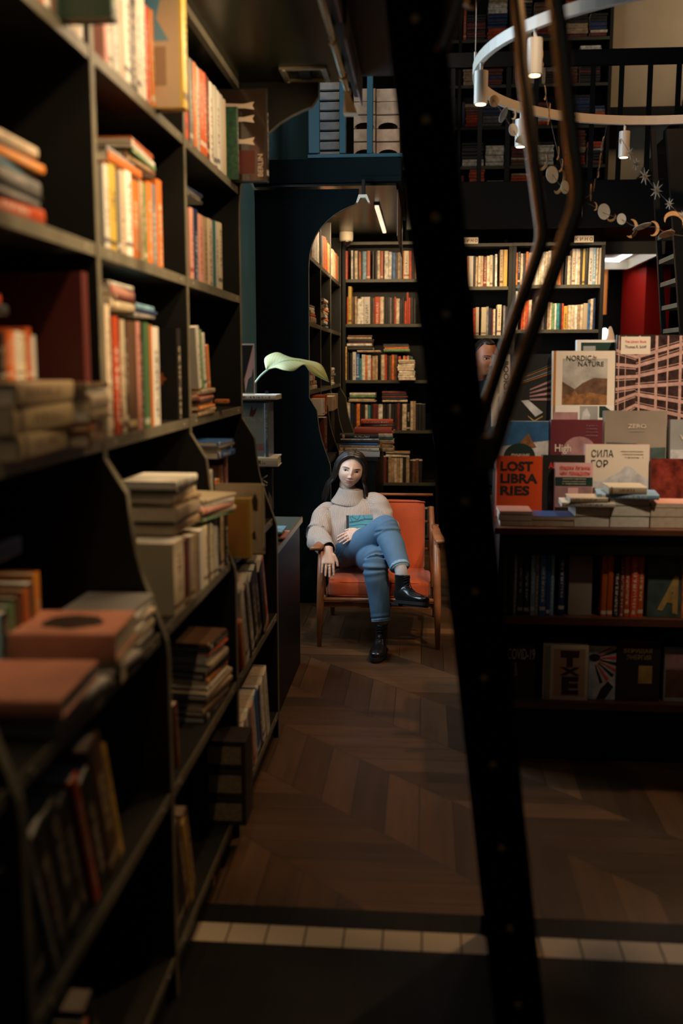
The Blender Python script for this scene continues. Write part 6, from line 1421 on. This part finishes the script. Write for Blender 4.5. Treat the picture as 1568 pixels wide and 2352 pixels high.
# sweater
M_knit = bpy.data.materials.new('beige_ribbed_knit'); M_knit.use_nodes = True; g_ = NG(M_knit); b_ = M_knit.node_tree.nodes['Principled BSDF']
uv = g_.n('UVMap'); su = g_.n('SeparateXYZ'); g_.l(uv.outputs[0], su.inputs[0])
rb_ = g_.math('ABSOLUTE', g_.math('SINE', g_.math('MULTIPLY', su.outputs[0], PI)))
tc = g_.n('TexCoord'); nn = g_.n('TexNoise'); nn.inputs['Scale'].default_value = 260; g_.l(tc.outputs['Object'], nn.inputs['Vector'])
hgt = g_.math('ADD', g_.math('POWER', rb_, .6), g_.math('MULTIPLY', nn.outputs['Fac'], .35))
bp_ = g_.n('Bump'); bp_.inputs['Strength'].default_value = 1.0; bp_.inputs['Distance'].default_value = .0045; g_.l(hgt, bp_.inputs['Height']); g_.l(bp_.outputs[0], b_.inputs['Normal'])
g_.l(g_.mix(g_.math('POWER', rb_, .7), (.33, .255, .21), (.62, .50, .42)), b_.inputs['Base Color']); b_.inputs['Roughness'].default_value = .9; b_.inputs['Sheen Weight'].default_value = .25  # rib grooves get a darker beige: their shade put into the colour
def knit_loft(bm, secs, ribs, k=8, seg=56, fold=None, cap=False):
    uvl = bm.loops.layers.uv.verify(); n0 = len(bm.faces); loft(bm, secs, k, seg, uv=uvl, fold=fold, cap=cap)
    bm.faces.ensure_lookup_table()
    for f in bm.faces[n0:]:
        for l_ in f.loops: l_[uvl].uv.x *= ribs
def tf(t, a, p): return .007*noise.noise(Vector((p.x*9, p.y*9, p.z*5)))+.006*math.sin(a*3+t*5+p.x*20)*max(0, math.sin(t*PI))
bm = B()
nk = neck+Vector((0, -.005, .0))
knit_loft(bm, [(nk+Vector((0, 0, -.005)), .05, .045, X_), (nk+Vector((0.002, .0, -.022)), .09, .07, X_), (nk+Vector((.002, 0, -.05)), .145, .095, X_), (Q(810, 1178, Yw+.48), .185, .125, X_), (Q(808, 1206, Yw+.45), .18, .135, X_), (waist+Vector((0, 0, .01)), .175, .135, X_), (pel+Vector((0, 0, .02)), .185, .14, X_), (pel+Vector((0, 0, -.035)), .19, .145, X_)], 150, fold=tf)
def sf(t, a, p): return .006*math.sin(t*34+a*1.0+2*math.sin(a*2))*(math.exp(-((t-.5)/.2)**2)+.4*t)+.005*noise.noise(p*14)
knit_loft(bm, [(shR+Vector((.05, .0, .015)), .05, .07, Vector((0, 1, 0))), (shR+Vector((-.01, -.01, .0)), .075, .078, Vector((0, 1, 0))), (shR.lerp(elR, .5)+Vector((-.008, -.0, 0)), .073, .07, Vector((0, 1, 0))), (elR, .07, .066, Vector((0, 1, .5))), (elR.lerp(wrR, .45)+Vector((0, 0, -.005)), .066, .062, Vector((0, .6, 1))), (elR.lerp(wrR, .85), .052, .05, Vector((0, .6, 1))), (elR.lerp(wrR, .96), .047, .044, Vector((0, .6, 1)))], 68, fold=sf)
knit_loft(bm, [(shL+Vector((-.06, .0, .01)), .05, .07, Vector((0, 1, 0))), (shL+Vector((.0, -.01, -.005)), .078, .078, Vector((0, 1, 0))), (shL.lerp(elL, .5), .07, .068, Vector((0, 1, 0))), (elL, .062, .06, Vector((0, 1, .5))), (elL.lerp(wrL, .5), .052, .05, Vector((0, .6, 1))), (elL.lerp(wrL, .82), .042, .04, Vector((0, .6, 1)))], 68, fold=sf)
mk('sweater', bm, M_knit, None, True)
bm = B()    # rolled collar: outer flap and inner tube
nu_ = HM.to_3x3() @ Vector((0, 0, 1)); nu_ = (nu_*.5+Vector((0, 0, 1))*.5).normalized()
c0_ = Q(803, 1150, Yw+.475)
knit_loft(bm, [(c0_+nu_*.060, .060, .058, X_), (c0_+nu_*.076, .068, .066, X_), (c0_+nu_*.077, .074, .072, X_), (c0_+nu_*.066, .079, .077, X_), (c0_+nu_*.035, .090, .088, X_), (c0_+nu_*.008, .104, .10, X_), (c0_+nu_*-.010, .114, .106, X_), (c0_+nu_*-.016, .110, .103, X_), (c0_+nu_*.0, .092, .087, X_)], 110, k=4, fold=lambda t, a, p: .003*math.sin(a*3+t*7)*t)
mk('sweater_collar', bm, M_knit, None, True)
# jeans
M_den = bpy.data.materials.new('blue_denim'); M_den.use_nodes = True; g_ = NG(M_den); b_ = M_den.node_tree.nodes['Principled BSDF']
tc = g_.n('TexCoord'); n1 = g_.n('TexNoise'); n1.inputs['Scale'].default_value = 7; n1.inputs['Detail'].default_value = 4; n2 = g_.n('TexNoise'); n2.inputs['Scale'].default_value = 320; n2.inputs['Detail'].default_value = 2
for n_ in (n1, n2): g_.l(tc.outputs['Object'], n_.inputs['Vector'])
g_.l(g_.mix(g_.math('ADD', g_.math('MULTIPLY', n1.outputs['Fac'], .65), g_.math('MULTIPLY', n2.outputs['Fac'], .35)), (.018, .06, .125), (.11, .215, .33)), b_.inputs['Base Color']); b_.inputs['Roughness'].default_value = .8
bp_ = g_.n('Bump'); bp_.inputs['Strength'].default_value = .25; bp_.inputs['Distance'].default_value = .001; g_.l(n2.outputs['Fac'], bp_.inputs['Height']); g_.l(bp_.outputs[0], b_.inputs['Normal'])
def jf(t, a, p):
    k = math.exp(-((t-.53)/.07)**2)+.7*math.exp(-((t-.97)/.07)**2)+.5*math.exp(-(t/.16)**2)
    return .0065*k*math.sin(t*95+1.5*math.sin(a)+a)+.004*noise.noise(p*11)
hemR = knR.lerp(anR, .90); hemL = knL.lerp(anL, .90)
bm = B(); Yd = Vector((0, 0, 1))
loft(bm, [(pel+Vector((0, .02, .05)), .15, .11, X_), (pel+Vector((0, .01, .0)), .17, .125, X_), (pel+Vector((0, -.0, -.05)), .165, .115, X_)], 4, 32)
loft(bm, [(hipR, .088, .085, Yd), (hipR.lerp(knR, .35), .09, .086, Yd), (hipR.lerp(knR, .75)+Vector((0, 0, .004)), .082, .08, Yd), (knR+Vector((-.012, .012, .012)), .074, .072, Vector((-1, 0, 1))), (knR+Vector((.006, -.02, -.035)), .074, .07, Vector((-1, 0, .3))), (knR.lerp(anR, .45), .069, .064, Vector((-1, 0, 0))), (knR.lerp(anR, .8), .059, .055, Vector((-1, 0, 0))), (hemR, .056, .052, Vector((-1, 0, 0)))], 10, 40, fold=jf)
loft(bm, [(hipL, .088, .085, Yd), (hipL.lerp(knL, .4), .088, .084, Yd), (hipL.lerp(knL, .8)+Vector((0, 0, .006)), .082, .08, Yd), (knL+Vector((0, .0, .012)), .078, .074, Vector((0, 1, 1))), (knL+Vector((.0, -.02, -.05)), .078, .072, Vector((0, 1, .3))), (knL.lerp(anL, .4), .071, .066, Vector((0, 1, 0))), (knL.lerp(anL, .75), .06, .057, Vector((0, 1, 0))), (hemL, .056, .053, Vector((0, 1, 0)))], 10, 40, fold=jf)
je = ev(obj_tmp(bm), [('REMESH', dict(mode='VOXEL', voxel_size=.0048)), ('SMOOTH', dict(factor=.5, iterations=2))], M_den, 'jeans')
M_hem = mat('faded_denim_hem', (.2, .33, .45), .85, nz=.3, nscale=90)
for c, a, sd, rx, ry in ((hemR, SDE(knR, anR), Vector((-1, 0, 0)), .0575, .0535), (hemL, SDE(knL, anL), Vector((0, 1, 0)), .0575, .0545)):
    bm = B(); loft(bm, [(c-a*.014, rx, ry, sd), (c-a*.004, rx+.001, ry+.001, sd), (c+a*.004, rx, ry, sd), (c+a*.0045, rx-.006, ry-.006, sd), (c-a*.012, rx-.006, ry-.006, sd)], 3, 36, cap=False); mk('jeans_hem', bm, M_hem, None, True)
# socks and boots
M_sock = mat('grey_sock', (.4, .38, .37), .9, nz=.1, nscale=80, bump=.5, bscale=300)
fR = (Q(978, 1388, Yw-.33)-Q(925, 1383, Yw-.17)).normalized(); upR = (knR-anR).normalized(); upR = (upR*.5+Vector((-.05, .15, 1))*.5).normalized(); upR = (upR-fR*upR.dot(fR)).normalized(); sR = upR.cross(fR)
def basis(f, s, u, o): return Matrix(((f.x, s.x, u.x, o.x), (f.y, s.y, u.y, o.y), (f.z, s.z, u.z, o.z), (0, 0, 0, 1)))
bo = Q(924, 1322, Yw-.165)-upR*.168+fR*.024
MR = basis(fR, sR, upR, bo)
fL = Vector((-.12, -1, 0)).normalized(); uL = Vector((0, 0, 1)); ML = basis(fL, uL.cross(fL), uL, Vector((anL.x+.0, anL.y+.0, .001))-fL*-.024)
bm = B(); loft(bm, [(knR.lerp(anR, .78), .042, .04, X_), (anR, .037, .036, X_), (MR @ Vector((-.024, 0, .15)), .038, .035, X_)], 5, 24, fold=lambda t, a, p: .0016*math.sin(t*60)); mk('sock', bm, M_sock, None, True)
bm = B(); loft(bm, [(knL.lerp(anL, .8), .042, .04, X_), (anL, .038, .036, X_), (ML @ Vector((-.024, 0, .15)), .038, .035, X_)], 5, 24); mk('sock', bm, M_sock, None, True)
boot(None, MR); boot(None, ML)
for o in set(COL.objects)-_before:
    if o.parent is None: own(o)
# the held book
bk_h = (Q(800, 1178, Yw+.30).z-Q(800, 1236, Yw+.22).z)
o = put_book(None, .018, bk_h*1.02, .155, 'K', Mt(*(Q(797, 1238, Yw+.235))) @ Rt(-.04, 'Y') @ Rt(-.32, 'X') @ Rt(-PI/2, 'Z') @ Mt(-.009, 0, 0), art=flat_m('book_turquoise_cover', (.07, .27, .33), .4, .08, 20), pm=M_pagew)
T(o, 'turquoise book with thin black line drawing and black spine held on her lap', 'book'); t = .018; w_, h = .155, bk_h*1.02
decal(o, t, -.0015, 0, .012, h, M_ink, 'black_spine_strip', .0006); mk('spine_strip', box(B(), -t/2-.0005, t/2+.0005, -.0045, .0, 0, h), M_ink, o)
def ln_(pts, r=.0008): return mk('line_drawing', tube(B(), [Vector((t/2+.0008, a*w_, b*h)) for a, b in pts], r, 5), M_ink, o)
for pts in ([(.1, .72), (.4, .76), (.7, .84), (1, .83)], [(.1, .68), (.4, .72), (.7, .8), (1, .8)], [(.12, .95), (.2, .74)], [(.14, .96), (.42, .8)], [(.42, .8), (.52, .99)], [(.22, .93), (.24, .99)], [(.64, .99), (.7, .84)], [(.1, .55), (.5, .6), (.95, .58)], [(.1, .4), (.5, .42), (.8, .5)], [(.12, .3), (.3, .08)], [(.7, .3), (.62, .26), (.6, .16), (.68, .1)]): ln_(pts)
# ------------------------------------------------------------------ the person behind the table
p2 = PY(1113, 822, 6.55); H2 = Mt(*p2) @ Rt(math.radians(28), 'Z') @ Rt(math.radians(14), 'X') @ Matrix.Diagonal((1.08, 1.08, 1.05, 1))
pb = empty('person', (p2.x, 6.6, 0)); T(pb, 'dark-clothed person behind the display table, mostly hidden by the ladder', 'person')
_before = set(COL.objects)
bm = B(); head_bm(bm, H2); n2_ = H2 @ Vector((0, .03, -.12)); g0 = Vector((n2_.x, n2_.y+.03, 0))
loft(bm, [(H2 @ Vector((0, .02, -.03)), .05, .055, X_), (n2_, .058, .058, X_), (n2_+Vector((0, .02, -.05)), .10, .07, X_), (n2_+Vector((0, .03, -.2)), .16, .10, X_), (g0+Vector((0, 0, .95)), .15, .10, X_)], 4, 20)
for s in (-1, 1):
    a = n2_+Vector((s*.19, .03, -.08)); b = a+Vector((s*.05, .02, -.28)); c = b+Vector((-s*.02, -.12, -.2)); loft(bm, [(a, .045, .045, X_), (b, .038, .038, X_), (c, .026, .022, X_)], 4, 14)
    hand_bm(bm, c, Vector((0, -.3, -1)), Vector((s, -.2, 0)), Vector((0, -1, 0)), [.5, .5, .55, .6], .05)
    loft(bm, [(g0+Vector((s*.09, 0, .95)), .08, .08, X_), (g0+Vector((s*.1, 0, .5)), .055, .055, X_), (g0+Vector((s*.1, .0, .1)), .04, .04, X_)], 4, 14)
M_sk2 = mat('tanned_skin', (.34, .12, .05), .5)
b2_ = ev(obj_tmp(bm), [('REMESH', dict(mode='VOXEL', voxel_size=.005))], M_sk2, 'body'); tint(b2_.data, H2.inverted())
face_parts(None, H2)
scalp(H2, 'hair', 1.07, .85)
M_dk2 = mat('charcoal_cloth', (.012, .012, .013), .85)
bm = B(); c2 = n2_+Vector((0, .02, 0)); loft(bm, [(c2+Vector((0, -.01, .0)), .066, .066, X_), (c2+Vector((0, .01, -.05)), .14, .085, X_), (c2+Vector((0, .02, -.13)), .20, .12, X_), (c2+Vector((0, .02, -.35)), .19, .13, X_), (g0+Vector((0, 0, .86)), .19, .135, X_)], 6, 32, cap=False)
for s in (-1, 1):
    a = n2_+Vector((s*.18, .03, -.08)); b = a+Vector((s*.06, .02, -.28)); c = b+Vector((-s*.015, -.10, -.17)); loft(bm, [(a, .07, .065, X_), (b, .06, .055, X_), (c, .042, .04, X_)], 5, 20, cap=False)
mk('jacket', bm, M_dk2, None, True)
bm = B()
for s in (-1, 1): loft(bm, [(g0+Vector((s*.07, 0, .98)), .11, .12, X_), (g0+Vector((s*.1, 0, .5)), .08, .08, X_), (g0+Vector((s*.1, .0, .06)), .065, .07, X_)], 6, 24, cap=False)
mk('trousers', bm, M_dk2, None, True)
for s in (-1, 1): boot(None, basis(Vector((0, -1, 0)), Vector((0, 0, 1)).cross(Vector((0, -1, 0))), Vector((0, 0, 1)), g0+Vector((s*.1, .02, .001))), 'shoe')
for o in set(COL.objects)-_before:
    if o.parent is None: o.parent = pb; o.matrix_parent_inverse = Matrix.Translation(-pb.location)
# ================================================================== what the photo shows of the books: 300 single books, the rest one mass
finish_labels()
def seal_books(keep=300):
    dg = bpy.context.evaluated_depsgraph_get(); dg.update()
    from mathutils.bvhtree import BVHTree
    V, F, own_, names = [], [], [], []
    for o in COL.objects:
        if o.type != 'MESH' or o.name.startswith('pane') or len(o.data.polygons) > 12000: continue
        M = Matrix.Identity(4); q = o
        while q: M = (q.matrix_parent_inverse if q.parent else Matrix.Identity(4)) @ q.matrix_basis @ M; r = q; q = q.parent
        base = len(V); V.extend([M @ x.co for x in o.data.vertices]); names.append(r.name)
        for p in o.data.polygons: F.append([base+i for i in p.vertices]); own_.append(len(names)-1)
    bv = BVHTree.FromPolygons(V, F); hits = {}; O = Vector((0, 0, CZ))
    for v in range(2, 2352, 4):
        for u in range(2, 1568, 4):
            loc, nr, idx, ds = bv.ray_cast(O, ray(u, v))
            if idx is not None: n = names[own_[idx]]; hits[n] = hits.get(n, 0)+1
    bk = [o for o in COL.objects if o.parent is None and o.get('category') == 'book']
    bk.sort(key=lambda o: -hits.get(o.name, 0))
    # face-out and labelled one-offs first, then the rows by visible size
    rest = [o for o in bk if 'group' in o and o.name.startswith('book')]
    special = [o for o in bk if o not in rest]
    take = set(special)
    for o in bk:
        if len(take) >= keep: break
        take.add(o)
    drop = [o for o in bk if o not in take]
    SC['books_seen'] = sum(1 for o in bk if hits.get(o.name, 0) > 0)
    V = []; Fc = []; MI = []; mats = []; 
    for o in drop:
        for q in [o]+list(o.children_recursive):
            base = len(V); M = o.matrix_basis if q is o else o.matrix_basis @ q.matrix_parent_inverse @ q.matrix_basis
            V += [tuple(M @ x.co) for x in q.data.vertices]
            ml = []
            for m in q.data.materials:
                if m not in mats: mats.append(m)
                ml.append(mats.index(m))
            for p in q.data.polygons: Fc.append([base+i for i in p.vertices]); MI.append(ml[p.material_index])
    for o in drop:
        for q in list(o.children_recursive): bpy.data.objects.remove(q)
        bpy.data.objects.remove(o)
    # cover materials of the mass: same colours, no per-object marks
    me = bpy.data.meshes.new('distant_books'); me.from_pydata(V, [], Fc)
    for m in mats:
        k = [a for a in BC if m.name == 'cover_'+BC[a][0].replace(' ', '_')]
        me.materials.append(mat('plain_'+m.name, BC[k[0]][1], .5, nz=.45, nscale=35) if k else m)
    for p, i in zip(me.polygons, MI): p.material_index = i
    o = bpy.data.objects.new('distant_books', me); COL.objects.link(o)
    T(o, 'remaining small distant books filling the shelves and gallery bookcases', 'books', kind='stuff')
seal_books(300)
